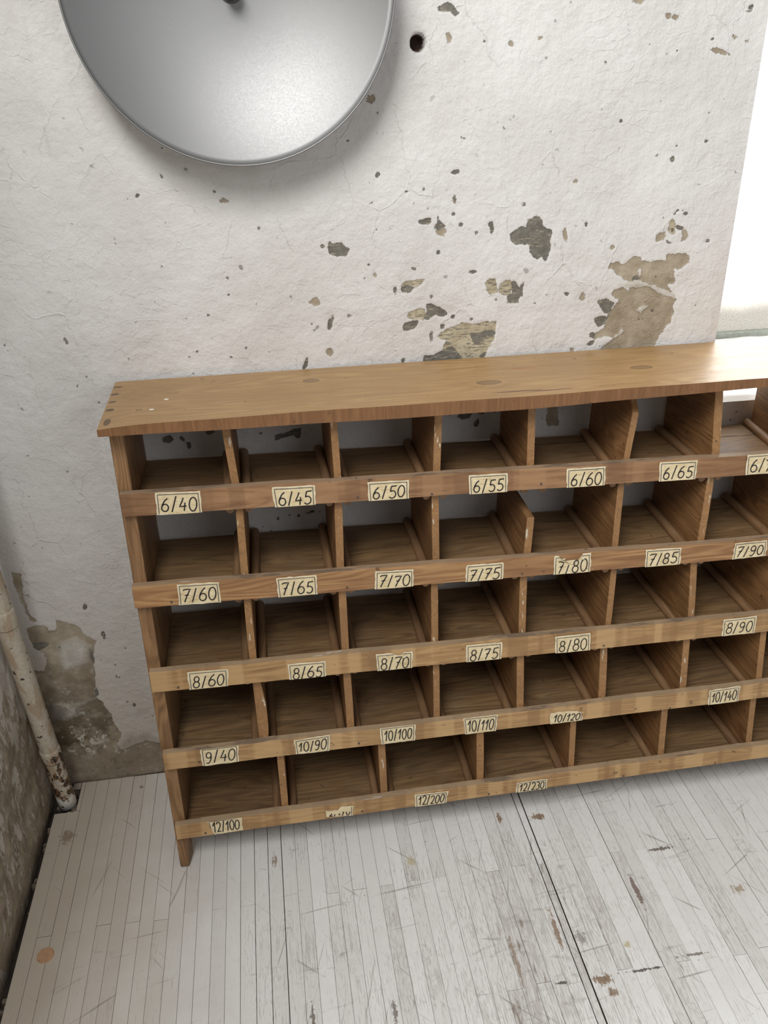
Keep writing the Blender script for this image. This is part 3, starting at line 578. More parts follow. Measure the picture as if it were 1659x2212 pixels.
bm_obj('bottom_rail', rel(box_bm(XJ, 2.25, YP-.012, YP+.03, ZS, ZS+.020, .003), win), MAT_FR, win)
bm_obj('top_rail', rel(box_bm(XJ, 2.25, YP-.012, YP+.03, 2.56, 2.60, .003), win), MAT_FR, win)
for xa in (XJ, 1.58, 2.222): bm_obj('stile', rel(box_bm(xa, xa+.028, YP-.010, YP+.028, ZS+.020, 2.56, .003), win), MAT_FR, win)
s = NT('frosted_glass_backlit'); p = s.pos(); P = s.sep(p)
nn = s.noise(p, 260, 3, 0.7); n2 = s.noise(p, 7, 3, 0.5)
low_fade = s.map(s.math('ADD', P[2], s.math('MULTIPLY', s.math('SUBTRACT', n2, 0.5), 0.05)), ZS+0.20, ZS+0.06, 0, 1, True)  # panes turn mottled beige and emit less towards the bottom
gc = s.mix(low_fade, (1.0, 1.0, 0.99), s.mix(s.map(nn, 0.35, 0.65), srgb(196, 188, 168), srgb(236, 232, 220)))
s.out((0.10, 0.10, 0.10), 0.5)
s._in(s.b.inputs['Emission Color'], gc); s._in(s.b.inputs['Emission Strength'], s.map(low_fade, 0.0, 1.0, 6.0, 0.74))
MAT_PANE = s.m
for xa, xb in ((XJ+.028, 1.58), (1.608, 2.222)): bm_obj('pane', rel(box_bm(xa, xb, YP+.004, YP+.010, ZS+.020, 2.56), win), MAT_PANE, win)

# ------------------------------------------------------------------ floor
def floor_mat():
    s = NT('worn_white_boards'); p = s.pos(); r = s.rnd(); P = s.sep(p)
    off = s.math('MULTIPLY', r, 53.0)
    pv = s.vmath('ADD', p, s.comb(off, off, 0.0))
    fine = s.noise(s.vmath('MULTIPLY', pv, (1, 0.045, 1)), 300, 3, 0.65, 0.15)
    mid_ = s.noise(s.vmath('MULTIPLY', pv, (1, 0.16, 1)), 90, 4, 0.6)
    big = s.noise(p, 3.6, 4, 0.6); big2 = s.noise(p, 12, 4, 0.65)
    scuff = s.noise(s.vmath('MULTIPLY', p, (0.5, 1.6, 1)), 26, 5, 0.72, 0.6)
    # traffic wear: heaviest in front of the middle of the shelf
    dx = s.math('DIVIDE', s.math('SUBTRACT', P[0], 0.42), 0.62); dy = s.math('DIVIDE', s.math('SUBTRACT', P[1], 0.98), 0.42)
    tr = s.map(s.math('SQRT', s.math('ADD', s.math('MULTIPLY', dx, dx), s.math('MULTIPLY', dy, dy))), 1.2, 0.15, 0.0, 1.0, True)
    wear = s.math('ADD', s.math('MULTIPLY', tr, 0.17), s.math('MULTIPLY', s.math('SUBTRACT', big, 0.5), 0.35))
    wear = s.math('ADD', wear, s.math('MULTIPLY', s.math('SUBTRACT', r, 0.5), 0.10))
    wear = s.math('ADD', wear, s.math('MULTIPLY', s.math('SUBTRACT', big2, 0.5), 0.40))
    th = s.math('SUBTRACT', 0.675, s.math('MULTIPLY', wear, 0.75))
    m1 = s.map(s.math('SUBTRACT', fine, th), -0.05, 0.07, 0.0, 1.0)
    fine2 = s.noise(s.vmath('MULTIPLY', pv, (1, 0.09, 1)), 620, 2, 0.6, 0.1)
    m1 = s.math('MAXIMUM', m1, s.map(s.math('SUBTRACT', fine2, s.math('ADD', th, -0.01)), -0.02, 0.08, 0.0, 1.0))
    m2 = s.map(s.math('SUBTRACT', mid_, s.math('ADD', th, 0.10)), -0.02, 0.05)
    m3 = s.map(s.math('SUBTRACT', scuff, s.math('SUBTRACT', 0.66, s.math('MULTIPLY', wear, 0.35))), -0.02, 0.08)
    paint = s.mix(s.map(big2, 0.3, 0.7), srgb(232, 231, 228), srgb(242, 242, 240))
    paint = s.mix(s.map(r, 0, 1, 0, 0.4), paint, srgb(206, 203, 197))
    # yellowed, grubby boards along the left wall, with the shading there tinted in
    paint = s.mix(s.map(s.math('ADD', P[0], s.math('MULTIPLY', s.math('SUBTRACT', big, 0.5), 0.3)), -0.10, -0.52, 0.0, 0.85), paint, srgb(172, 158, 138))
    col = s.mix(s.math('MULTIPLY', m1, 0.50), paint, srgb(160, 152, 142))
    col = s.mix(s.math('MULTIPLY', m3, 0.5), col, srgb(150, 142, 134))
    col = s.mix(s.math('MULTIPLY', m2, 0.62), col, srgb(126, 108, 92))
    chip = s.noise(s.vmath('MULTIPLY', pv, (1, 0.35, 1)), 70, 3, 0.55)
    col = s.mix(s.map(s.math('ADD', chip, s.math('MULTIPLY', wear, 0.08)), 0.76, 0.775, 0, 0.8), col, srgb(112, 92, 78))
    dots = s.noise(p, 130, 1, 0.3)
    col = s.mix(s.map(dots, 0.82, 0.84, 0, 0.85), col, srgb(62, 54, 48))
    jit = s.math('ADD', s.math('MULTIPLY', s.math('SUBTRACT', fine, 0.5), 1.1), s.math('MULTIPLY', s.math('SUBTRACT', big2, 0.5), 1.6))
    jit2 = s.math('ADD', s.math('MULTIPLY', s.math('SUBTRACT', fine, 0.5), 3.2), s.math('MULTIPLY', s.math('SUBTRACT', s.noise(p, 90, 4, 0.7), 0.5), 3.4))
    for (x, y, rx, ry, cc, a) in FSTAIN:
        d = s.vmath('LENGTH', s.vmath('DIVIDE', s.vmath('SUBTRACT', p, (x, y, 0)), (rx*.8, ry*.8, 1)))
        col = s.mix(s.map(s.math('ADD', d, jit2), 1.05, 0.8, 0, a), col, cc)
    # old scratches
    for ang, sc, th_ in ((0.5, 1.0, 0.0), (-0.9, 1.0, 3.1), (1.25, 1.0, 7.7), (0.12, 1.0, 11.3), (2.4, 1.0, 17.9)):
        ca, sa = math.cos(ang), math.sin(ang)
        u = s.math('ADD', s.math('MULTIPLY', P[0], ca), s.math('MULTIPLY', P[1], sa)); v = s.math('SUBTRACT', s.math('MULTIPLY', P[1], ca), s.math('MULTIPLY', P[0], sa))
        l = s.noise(s.comb(s.math('MULTIPLY', u, 5.0), s.math('MULTIPLY', v, 120.0), th_), 1.0, 2, 0.5, 0.1)
        col = s.mix(s.map(s.math('ADD', l, s.math('MULTIPLY', wear, 0.08)), 0.71, 0.76, 0, 0.5), col, srgb(128, 118, 108))
    b = s.bump(fine, 0.25, 0.0008); b = s.bump(s.math('SUBTRACT', 1.0, m2), 0.3, 0.0006, b); b = s.bump(big2, 0.3, 0.002, b)
    return s.out(col, s.map(m1, 0, 1, 0.42, 0.62), b, spec=0.35)
BR, GR, YE = srgb(140, 112, 84), srgb(112, 102, 92), srgb(196, 184, 140)
FSTAIN = [(-0.5405, 1.428, .020, .022, srgb(136, 120, 100), .85), (-0.318, 1.565, .006, .030, GR, .9), (-0.392, 1.553, .006, .006, GR, .9),
          (0.5194, 0.912, .020, .012, BR, .9), (0.5277, 0.885, .012, .010, BR, .8), (0.7578, 1.174, .030, .006, srgb(104, 90, 78), .85), (0.592, 0.971, .010, .008, YE, .8),
          (0.520, 1.304, .020, .010, BR, .9), (0.432, 1.315, .007, .016, BR, .9), (0.868, 1.052, .016, .012, srgb(168, 150, 122), .8), (0.212, 1.232, .011, .012, YE, .7),
          (0.60, 0.9175, .042, .0035, srgb(86, 78, 74), .9), (0.4422, 0.9176, .018, .003, srgb(86, 78, 74), .9), (0.7095, 0.931, .030, .003, GR, .8),
          (0.126, 0.912, .005, .030, GR, .8), (-0.022, 0.93, .004, .03, GR, .85), (-0.0807, 1.2827, .007, .014, BR, .7), (0.466, 1.02, .006, .05, BR, .8), (0.37, 0.97, .005, .06, BR, .7), (0.66, 1.08, .006, .05, srgb(110, 84, 72), .8), (0.51, 1.00, .012, .016, GR, .6)]
MAT_FLOOR = floor_mat()
MAT_DARK = flat_mat('dark_subfloor', srgb(48, 42, 36), 0.95, 0, 0.006, 40, 0.4)
MAT_GAP = flat_mat('unpainted_board_side', srgb(66, 56, 48), 0.9, 0, 0.001, 60, 0.3)
fl = empty('floor', (0, 1.0, 0)); tag(fl, kind='structure')
sub = bm_obj('subfloor', rel(box_bm(XL-.03, 2.6, -1.3, YW+.03, -.06, -.016), fl), MAT_DARK, fl)
anch = [-0.583, -0.5545, -0.526, -0.4990, -0.4700, -0.4405, -0.4115, -0.3830, -0.3545, -0.3266, -0.2974, -0.2672, -0.2399, -0.2096, -0.1814, -0.1525, -0.1228, -0.0934, -0.0636, -0.0335, -0.006, 0.0248, 0.0513, 0.080, 0.1085, 0.137, 0.1655, 0.194, 0.2228, 0.2515, 0.2795, 0.308, 0.3365, 0.365, 0.3939, 0.4222, 0.4506, 0.4792, 0.4952, 0.5245, 0.554, 0.583, 0.613, 0.6426, 0.670, 0.6981, 0.726, 0.754, 0.782, 0.8095, 0.837, 0.8644]
while anch[-1] < 1.33: anch.append(anch[-1]+0.0288)
wide = {0.4792: .0010, 0.4952: .0021, -0.0934: .0006, -0.0636: .0009, -0.1525: .0003, -0.1228: .0005, 0.6426: .0003}
def plank_geo(x0, x1, y0, y1, rnd_, tilt=True):
    g = 0.00022; zt = rnd_.uniform(-0.0006, 0.0); zl = zt+rnd_.uniform(-.0003, .0003); zr = zt+rnd_.uniform(-.0003, .0003); c = 0.0005
    x0 += g; x1 -= g; y0 += g; y1 -= g
    V = [(x0, y0, -.016), (x1, y0, -.016), (x1, y1, -.016), (x0, y1, -.016), (x0, y0, zl-c), (x1, y0, zr-c), (x1, y1, zr-c), (x0, y1, zl-c),
         (x0+c, y0+c, zl), (x1-c, y0+c, zr), (x1-c, y1-c, zr), (x0+c, y1-c, zl)]
    F = [(0, 1, 5, 4), (1, 2, 6, 5), (2, 3, 7, 6), (3, 0, 4, 7), (4, 5, 9, 8), (5, 6, 10, 9), (6, 7, 11, 10), (7, 4, 8, 11), (8, 9, 10, 11)]
    return V, F
rp_ = random.Random(21); far_V, far_F = [], []
def add_plank(x0, x1, y0, y1, part=True):
    V, F = plank_geo(x0, x1, y0, y1, rp_)
    if part:
        cx_, cy_ = (x0+x1)/2, (y0+y1)/2
        o = mesh_obj('plank', [(v[0]-cx_, v[1]-cy_, v[2]) for v in V], F, None, fl, mats=[MAT_FLOOR, MAT_GAP], fmats=[1, 1, 1, 1, 0, 0, 0, 0, 0]); o.location = (cx_-fl.location.x, cy_-fl.location.y, 0)
    else:
        b0 = len(far_V); far_V.extend([(v[0]-fl.location.x, v[1]-fl.location.y, v[2]) for v in V]); far_F.extend([tuple(i+b0 for i in f) for f in F])
JE = 0
for i, (xa, xb) in enumerate(zip(anch[:-1], anch[1:])):
    ga = wide.get(xa, 0)/2; gb = wide.get(xb, 0)/2
    yb = YW-0.001
    if xb <= -0.52: yb = 1.5015 if xb < -0.53 else 1.5025
    k = i % 2
    js = [1.179+rp_.uniform(-.002, .006), 0.62] if k == 1 else [1.46+rp_.uniform(-.08, .08), 0.92+rp_.uniform(-.006, .006), 0.40]
    if xa < 0.25 and k == 0: js = [1.50, 0.80, 0.40]
    if i == 3: js = [1.1785, 0.62]
    js = [j for j in js if j < yb-0.05]
    ys = [yb]+js+[0.30]
    for a, b in zip(ys[:-1], ys[1:]):
        if b < a: add_plank(xa+ga, xb-gb, b, a)
    for a, b in ((0.30, -0.35), (-0.35, -1.3)): add_plank(xa+ga, xb-gb, b, a, False)
add_plank(-0.5545, -0.536, 1.572, YW-.001); add_plank(-0.5345, -0.526, 1.5035, YW-.001)
x = anch[-1]
while x < 2.58:
    for a, b in ((YW-.001, 1.0), (1.0, 0.3), (0.3, -0.5), (-0.5, -1.3)): add_plank(x, x+.0288, b+rp_.uniform(-.0, .0), a, False)
    x += .0288
fo = mesh_obj('plank_field', far_V, far_F, None, fl, mats=[MAT_FLOOR, MAT_GAP], fmats=[1, 1, 1, 1, 0, 0, 0, 0, 0]*(len(far_F)//9)); fo['kind'] = 'stuff'
# cork coloured round plug let into the boards
pb = bmesh.new(); bmesh.ops.create_cone(pb, cap_ends=True, segments=28, radius1=.0165, radius2=.016, depth=.002)
plug = bm_obj('wood_plug', pb, flat_mat('plug_wood', srgb(176, 138, 104), 0.6, 0, 0.0005, 90, 0.12), fl, False); plug.location = (-0.529, 1.1346-1.0, 0.0006)
plug['label'] = 'orange-brown round plug set in the boards near the left wall'
# rubble in the hole round the pipe and the gap under the left wall
rb = random.Random(5); V, F = [], []
for q in range(34):
    x_, y_ = (rb.uniform(-0.578, -0.530), rb.uniform(1.505, 1.590)) if q < 24 else (rb.uniform(-0.592, -0.584), rb.uniform(1.0, 1.5))
    sz = rb.uniform(.004, .010) if q < 24 else rb.uniform(.003, .006); b0 = len(V)
    pts = [(sx_*sz*rb.uniform(.6, 1.2), sy_*sz*rb.uniform(.6, 1.2), sz_*sz*rb.uniform(.5, 1)) for sx_ in (-1, 1) for sy_ in (-1, 1) for sz_ in (-1, 1)]
    V += [(x_+a, y_+b-1.0, -.014+sz*.6+c) for a, b, c in pts]
    F += [tuple(b0+i for i in f) for f in ((0, 1, 3, 2), (4, 6, 7, 5), (0, 4, 5, 1), (2, 3, 7, 6), (0, 2, 6, 4), (1, 5, 7, 3))]
rub = mesh_obj('rubble', V, F, flat_mat('rubble_dust', srgb(110, 98, 84), 0.9, 0, 0.002, 90, 0.3), fl); rub['kind'] = 'stuff'

# ------------------------------------------------------------------ pipe in the corner
def pipe_mat():
    s = NT('flaking_painted_pipe'); p = s.pos(); P = s.sep(p)
    n = s.noise(s.vmath('MULTIPLY', p, (1, 1, .6)), 60, 5, 0.65); n2 = s.noise(p, 150, 3, 0.6); n3 = s.noise(s.vmath('MULTIPLY', p, (1, 1, .3)), 36, 3, 0.6)
    col = s.mix(s.map(n2, 0.3, 0.7), srgb(176, 165, 145), srgb(196, 187, 170))
    col = s.mix(s.map(n3, 0.50, 0.60, 0, 0.75), col, srgb(164, 140, 114))
    th = s.map(P[2], 0.42, 0.06, 0.76, 0.50)
    m = s.map(s.math('SUBTRACT', n, s.map(P[2], 0.20, 0.16, 0.72, 0.50)), 0.0, 0.015)
    col = s.mix(m, col, s.mix(s.map(n2, 0.45, 0.6), srgb(34, 30, 27), srgb(132, 96, 62)))
    col = s.mix(s.map(s.math('ADD', P[2], s.math('MULTIPLY', s.math('SUBTRACT', n, 0.5), 0.04)), 0.034, 0.030), col, srgb(226, 222, 214))
    sp = s.noise(p, 85, 1, 0.3); col = s.mix(s.map(sp, 0.70, 0.72, 0, 0.95), col, srgb(44, 36, 32))
    b = s.bump(s.math('SUBTRACT', 1.0, m), 0.6, 0.001); b = s.bump(n2, 0.5, 0.0015, b)
    return s.out(col, 0.55, b)
pipe = empty('heating_pipe', (-0.558, 1.533, -0.014))
tag(pipe, 'slanting cream painted iron pipe, flaking black and rust, in the left corner', 'pipe')
MP = pipe_mat()
def tube(name, pts, rad, seg=28, mat=None, parent=None, jitter=0.0):
    secs = []
    for i, (pt, r_) in enumerate(zip(pts, rad)):
        a = Vector(pts[max(0, i-1)]); b = Vector(pts[min(len(pts)-1, i+1)]); d = (b-a).normalized()
        u = d.cross(Vector((0, 1, 0))).normalized(); v = d.cross(u)
        secs.append([Vector(pt)+(u*math.cos(t)+v*math.sin(t))*(r_*(1+jitter*math.sin(3*t+i*.7)*.5)) for t in [2*math.pi*k/seg for k in range(seg)]])
    return bm_obj(name, loft(secs), mat, parent, smooth=True)
def pipe_pt(z): return (0.0-0.004*z, -0.105*z, z)      # leans out of the corner as it rises
zs_ = [0+0.05*i for i in range(0, 42)]
tube('tube', [pipe_pt(z) for z in zs_], [.0205+.0004*math.sin(z*17) for z in zs_], mat=MP, parent=pipe, jitter=.02)
tube('coupling', [pipe_pt(z) for z in (.165, .170, .200, .205)], [.0206, .0221, .0221, .0206], mat=MP, parent=pipe)
tube('coupling', [pipe_pt(z) for z in (.560, .565, .600, .605)], [.0206, .0219, .0219, .0206], mat=MP, parent=pipe)
# ------------------------------------------------------------------ aluminium disc wall lamp
def alu():
    s = NT('spun_aluminium'); c = s.objc(); C = s.sep(c)
    r_ = s.math('SQRT', s.math('ADD', s.math('MULTIPLY', C[0], C[0]), s.math('MULTIPLY', C[2], C[2])))
    ring = s.noise(s.comb(r_, 0.0, 0.0), 900, 2, 0.6)
    fine = s.noise(c, 420, 3, 0.6)
    b = s.bump(ring, 0.10, 0.0003); b = s.bump(fine, 0.04, 0.0002, b)
    return s.out(srgb(146, 146, 145), s.map(fine, 0.3, 0.7, 0.50, 0.58), b, metal=1.0)
MA = alu()
lamp = empty('wall_lamp', (-0.006, YW-0.003, 1.634)); tag(lamp, 'large round dished aluminium lamp disc on the white wall', 'lamp')
RD, DD = 0.256, 0.080
bm = bmesh.new(); seg = 160; prof = []
# inside face from the hub out to the rim, rolled lip, then back face
for t in [0.0+i/30 for i in range(31)]:
    r_ = 0.020+(RD-0.003-0.020)*t; prof.append((r_, -(0.012+(DD-0.012)*(t**2.1))))
for a in range(0, 11):
    an = math.pi*a/10; prof.append((RD-0.0015-0.0015*math.cos(an), -(DD)-0.0015*math.sin(an)))
for t in [1-i/30 for i in range(31)]:
    r_ = 0.020+(RD-0.020)*t; prof.append((r_, -(0.0095+(DD-0.012)*(t**2.1))))
rings = [[bm.verts.new((r_*math.cos(2*math.pi*k/seg), y_, r_*math.sin(2*math.pi*k/seg))) for k in range(seg)] for r_, y_ in prof]
for a, b in zip(rings[:-1], rings[1:]):
    for k in range(seg): bm.faces.new((a[k], a[(k+1) % seg], b[(k+1) % seg], b[k]))
bm_obj('reflector', bm, MA, lamp, smooth=True)
def lathe_y(prof, seg=40):
    bm = bmesh.new(); rings = [[bm.verts.new((r_*math.cos(2*math.pi*k/seg), y_, r_*math.sin(2*math.pi*k/seg))) for k in range(seg)] for r_, y_ in prof]
    for a, b in zip(rings[:-1], rings[1:]):
        for k in range(seg): bm.faces.new((a[k], a[(k+1) % seg], b[(k+1) % seg], b[k]))
    bm.faces.new(rings[0]); bm.faces.new(rings[-1]); return bm
bm_obj('mounting_plate', lathe_y([(.045, .002), (.045, -.006), (.030, -.010), (.022, -.012)]), flat_mat('dark_metal', srgb(92, 90, 86), .45, .9), lamp, True)
bm_obj('hub', lathe_y([(.015, -.010), (.015, -.016), (.013, -.020), (.013, -.046), (.010, -.050), (.004, -.052)]), flat_mat('dark_hub', srgb(104, 100, 94), .4, .9), lamp, True)

# ------------------------------------------------------------------ the pigeonhole shelf
TL = math.tan(math.radians(5.3)); Y0, TS, YB = 1.2955, .014, 1.582
OX, OY = 0.65, 1.43
unit = empty('pigeonhole_shelf', (OX, OY, 0))
tag(unit, 'long low wooden pigeonhole shelf with numbered paper labels against the plaster wall', 'shelf')
def yr(z): return Y0+TL*z              # recessed front plane (panel and divider edges)
def yslat(z): return Y0-TS+TL*z        # face of the slats
XR = 1.585
def droop(x, d):                        # boards sag towards the middle
    xs = min(max((x+0.28)/1.20, 0), 1); z = d*xs
    if x > 1.05: z = d*max(0.0, 1-(x-1.05)/0.53)
    return z
SLAT = {1: (.8681, .8256, -.025), 2: (.6880, .6433, -.0235), 3: (.5033, .4587, -.018), 4: (.3136, .2743, -.003), 5: (.1300, .0945, .0105)}
def st_(r, x): return SLAT[r][0]+droop(x, SLAT[r][2]*(1.06 if r == 1 else 1.2 if r == 2 else 1.0))
def sb_(r, x): return SLAT[r][1]+droop(x, SLAT[r][2])
def sh_top(r, x, y):                    # shelf surface
    f = (y-1.33)/(YB-1.33); return sb_(r, x)+0.0045+f*0.0055
SHT = 0.010
UV = Vector((OX, OY, 0))
def P_(x, y, z): return (x-OX, y-OY, z)
S = srgb
MW = {
 'top': wood_mat('top_board_pine', S(150, 114, 72), S(168, 130, 84), S(184, 148, 100), 'x', .38, 0, knots=[(KNOT[0][0]-OX, KNOT[0][1]-OY, 1.0016, .014, .010), (KNOT[1][0]-OX, KNOT[1][1]-OY, 1.0016, .021, .011), (KNOT[2][0]-OX, KNOT[2][1]-OY, 1.0016, .020, .011), (KNOT[3][0]-OX, KNOT[3][1]-OY, 1.0016, .006, .004)],
     specks=[(KNOT[4][0]-OX, KNOT[4][1]-OY, 1.0016, (.0045, .0035), S(232, 228, 220)), (KNOT[5][0]-OX, KNOT[5][1]-OY, 1.0016, (.0042, .0035), S(232, 228, 220)), (0.486-OX, 1.497-OY, 1.0016, (.024, .0025), S(168, 84, 50)), (0.44-OX, 1.372-OY, 1.0016, (.045, .0022), S(84, 48, 34)), (0.50-OX, 1.366-OY, 1.0, (.04, .0025), S(104, 56, 38)), (-0.276-OX, 1.372-OY, 1.0, (.006, .016), S(104, 78, 52)), (-0.279-OX, 1.43-OY, 1.0, (.008, .006), S(92, 68, 48)), (-0.280-OX, 1.47-OY, 1.0, (.007, .005), S(100, 74, 50)), (-0.281-OX, 1.51-OY, 1.0, (.008, .005), S(92, 68, 48)), (-0.282-OX, 1.55-OY, 1.0, (.010, .005), S(104, 78, 52))], ring=.8, spec=.45),
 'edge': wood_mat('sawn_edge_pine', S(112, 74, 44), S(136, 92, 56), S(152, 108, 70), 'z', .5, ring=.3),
 'side': wood_mat('side_pine', S(98, 68, 44), S(134, 96, 62), S(156, 118, 80), 'z', .5, ring=1.0),
 'shelf': wood_mat('shelf_pine', S(90, 62, 38), S(126, 93, 58), S(148, 114, 74), 'x', .55, .16, ring=.7, spec=.35),
 'divider': wood_mat('divider_pine', S(108, 72, 42), S(146, 102, 62), S(168, 124, 78), 'y', .55, .1, ring=.6, frontwear=.8),
 'bead': wood_mat('bead_pine', S(108, 76, 50), S(140, 102, 68), S(164, 126, 88), 'y', .5, .15, ring=.2),
 'slat1': wood_mat('slat_red_pine', S(112, 76, 50), S(146, 104, 70), S(168, 126, 88), 'x', .5, ring=.8, bands=.4, topdust=.65),
 'slat2': wood_mat('slat_orange_pine', S(128, 86, 54), S(158, 112, 70), S(182, 138, 92), 'x', .5, ring=1.4, topdust=.65),
 'slat3': wood_mat('slat_honey_pine', S(138, 100, 62), S(172, 132, 86), S(194, 156, 108), 'x', .5, ring=.5, bands=.6, topdust=.65),
}
LBW = {1: 'slat1', 2: 'slat2', 3: 'slat3', 4: 'slat3', 5: 'slat3'}
rj = random.Random(3)
def board_x(name, xs, sec, mat, parent=unit, bv=0.0012, mats=None):
    """board along x; sec(x) gives the 4 corner (y, z) of its section"""
    bm = loft([[P_(x, y, z) for y, z in sec(x)] for x in xs])
    if bv:
        es = [e for e in bm.edges if abs((e.verts[0].co-e.verts[1].co).x) > 1e-5 or min(abs(e.verts[0].co.x-(xs[0]-OX)), abs(e.verts[0].co.x-(xs[-1]-OX))) < 1e-6]
        bmesh.ops.bevel(bm, geom=es, offset=bv, segments=2, affect='EDGES', profile=0.6, clamp_overlap=True)
    return bm_obj(name, bm, mat, parent, mats=mats)
NX = 44
xs_full = [-0.2800+(XR+.022+0.28)*i/NX for i in range(NX+1)]
# top board, slightly wavy front arris, left front corner worn down
def top_sec(x):
    w = 0.0018*math.sin(x*9+1)+0.0012*math.sin(x*23); yf = 1.3450+w
    dz = -0.004*math.exp(-((x+0.285)/0.03)**2)
    tb = 0.984-0.0075*max(0, math.sin(math.pi*(x+.28)/1.2)) if x < .92 else .984
    return [(yf, tb), (YB, 0.9820), (YB, 1.0016), (yf, 1.0010+dz)]
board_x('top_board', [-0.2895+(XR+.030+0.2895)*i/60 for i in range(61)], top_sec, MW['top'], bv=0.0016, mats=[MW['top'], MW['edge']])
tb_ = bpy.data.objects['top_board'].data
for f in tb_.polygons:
    if abs(f.normal.z) < .45: f.material_index = 1          # sawn edge of the plank, darker and redder
# side panels with tapered feet
def side_panel(x0, x1, left=True):
    bm = bmesh.new(); ch = 0.008
    def outline(x, inner):
        pts = [(yr(.98), .9815), (yr(.08), .08), (yr(0)+.001, .006), (yr(0)+.006, 0), (yr(0)+.040, 0), (yr(0)+.058, .075), (YB-.060, .075), (YB-.045, 0), (YB, 0), (YB, .9815)]
        return [P_(x, y, z) for y, z in pts]
    a = [bm.verts.new(v) for v in outline(x0, 0)]; b = [bm.verts.new(v) for v in outline(x1, 1)]
    n = len(a)
    for i in range(n): bm.faces.new((a[i], a[(i+1) % n], b[(i+1) % n], b[i]))
    bm.faces.new(a[::-1]); bm.faces.new(b)
    # worn splay on the inner arris of the foot
    for i, k in ((2, 0.35), (3, 0.45)):
        v = b[i] if left else a[i]; v.co.x += (-1 if left else 1)*0.007
    bevel(bm, .0012)
    return bm_obj('side_panel', bm, MW['side'], unit)
side_panel(-0.2800, -0.2555); side_panel(XR-.002, XR+.0225, False)
# slats, shelves
def slat(r):
    dx = {1: -.2765, 2: -.2820, 3: -.2765, 4: -.2765, 5: -.2755}[r]
    def sec(x):
        j = 0.0006*math.sin(x*17+r*2)+0.0004*math.sin(x*41+r)
        zt, zb = st_(r, x)+j, sb_(r, x)+j*.6
        return [(yslat(zb), zb), (yslat(zb)+TS, zb), (yslat(zt)+TS, zt+.0005), (yslat(zt)+.001, zt-.0006)]
    return board_x('slat', [dx+(XR+.022-dx)*i/NX for i in range(NX+1)], sec, MW[LBW[r]], bv=.0010)
slats = {r: slat(r) for r in SLAT}
for r in SLAT:
    def sec(x, r=r):
        yf = yr(sb_(r, x))+.0006; zf, zb = sh_top(r, x, yf), sh_top(r, x, YB)
        g = -.0015 if r > 2 else 0
        return [(yf, zf-SHT), (YB, zb-SHT), (YB, zb), (yf, zf)]
    board_x('shelf_board', [-.2553+(XR-.0022+.2553)*i/30 for i in range(31)], sec, MW['shelf'], bv=.0008)
# thin crack lines between the two boards of a shelf: a batten joint, drawn as a flat dark strip on the surface
def joint_strip(r, x0, x1, yj):
    n = 8; V = []; F = []
    for i in range(n+1):
        x = x0+(x1-x0)*i/n; y = yj+.0015*math.sin(i*1.7); z = sh_top(r, x, y)+.0002
        w = .0009*(0.5+abs(math.sin(i*2.1)))
        V += [P_(x, y-w, z), P_(x, y+w, z)]
    F = [(2*i, 2*i+2, 2*i+3, 2*i+1) for i in range(n)]
    o = mesh_obj('crack', V, F, MAT_DARK, unit); return o
MAT_DARKW = None
# dividers and beads
DCOL = {}
for r, xt, zt, xb, zb, th in DIV: DCOL.setdefault(r, []).append((xt, zt, xb, zb, min(max(th, .0125), .0155)))
for r, xx in ((1, [1.032, 1.215, 1.397]), (2, [1.030, 1.213, 1.395]), (3, [1.013, 1.195, 1.378]), (4, [1.191, 1.373]), (5, [1.217, 1.427])):
    for x in xx:
        zb = st_(r, x); DCOL[r].append((x, zb+.11, x, zb, .0138))
BACKX = {(1, 3): .290, (1, 4): .4770, (1, 5): .6745, (1, 6): .8425, (2, 3): .2865, (2, 4): .479, (2, 5): .6528, (2, 6): .8415, (1, 7): 1.0465, (2, 7): 1.031, (1, 2): .1035, (2, 2): .1024}
def ceil_z(r, x, y):
    return 0.9808 if r == 1 else sh_top(r-1, x, y)-SHT
def bead_mesh(p0, p1, up_, rad=.0085, sgn=1):
    """half-round bead lying on (up_=1) or hanging under (up_=-1) a board, flat side hidden"""
    n = 13; secs = []
    for p in (p0, p1):
        ring = [(p[0]-rad, p[1], p[2])]
        ring = [(p[0]+rad*math.cos(math.radians(-38+256*k/n)), p[1], p[2]+up_*rad*(0.616+math.sin(math.radians(-38+256*k/n)))) for k in range(n+1)]
        secs.append([P_(*q) for q in ring])
    bm = loft(secs); return bm_obj('bead', bm, MW['bead'], unit, smooth=False)
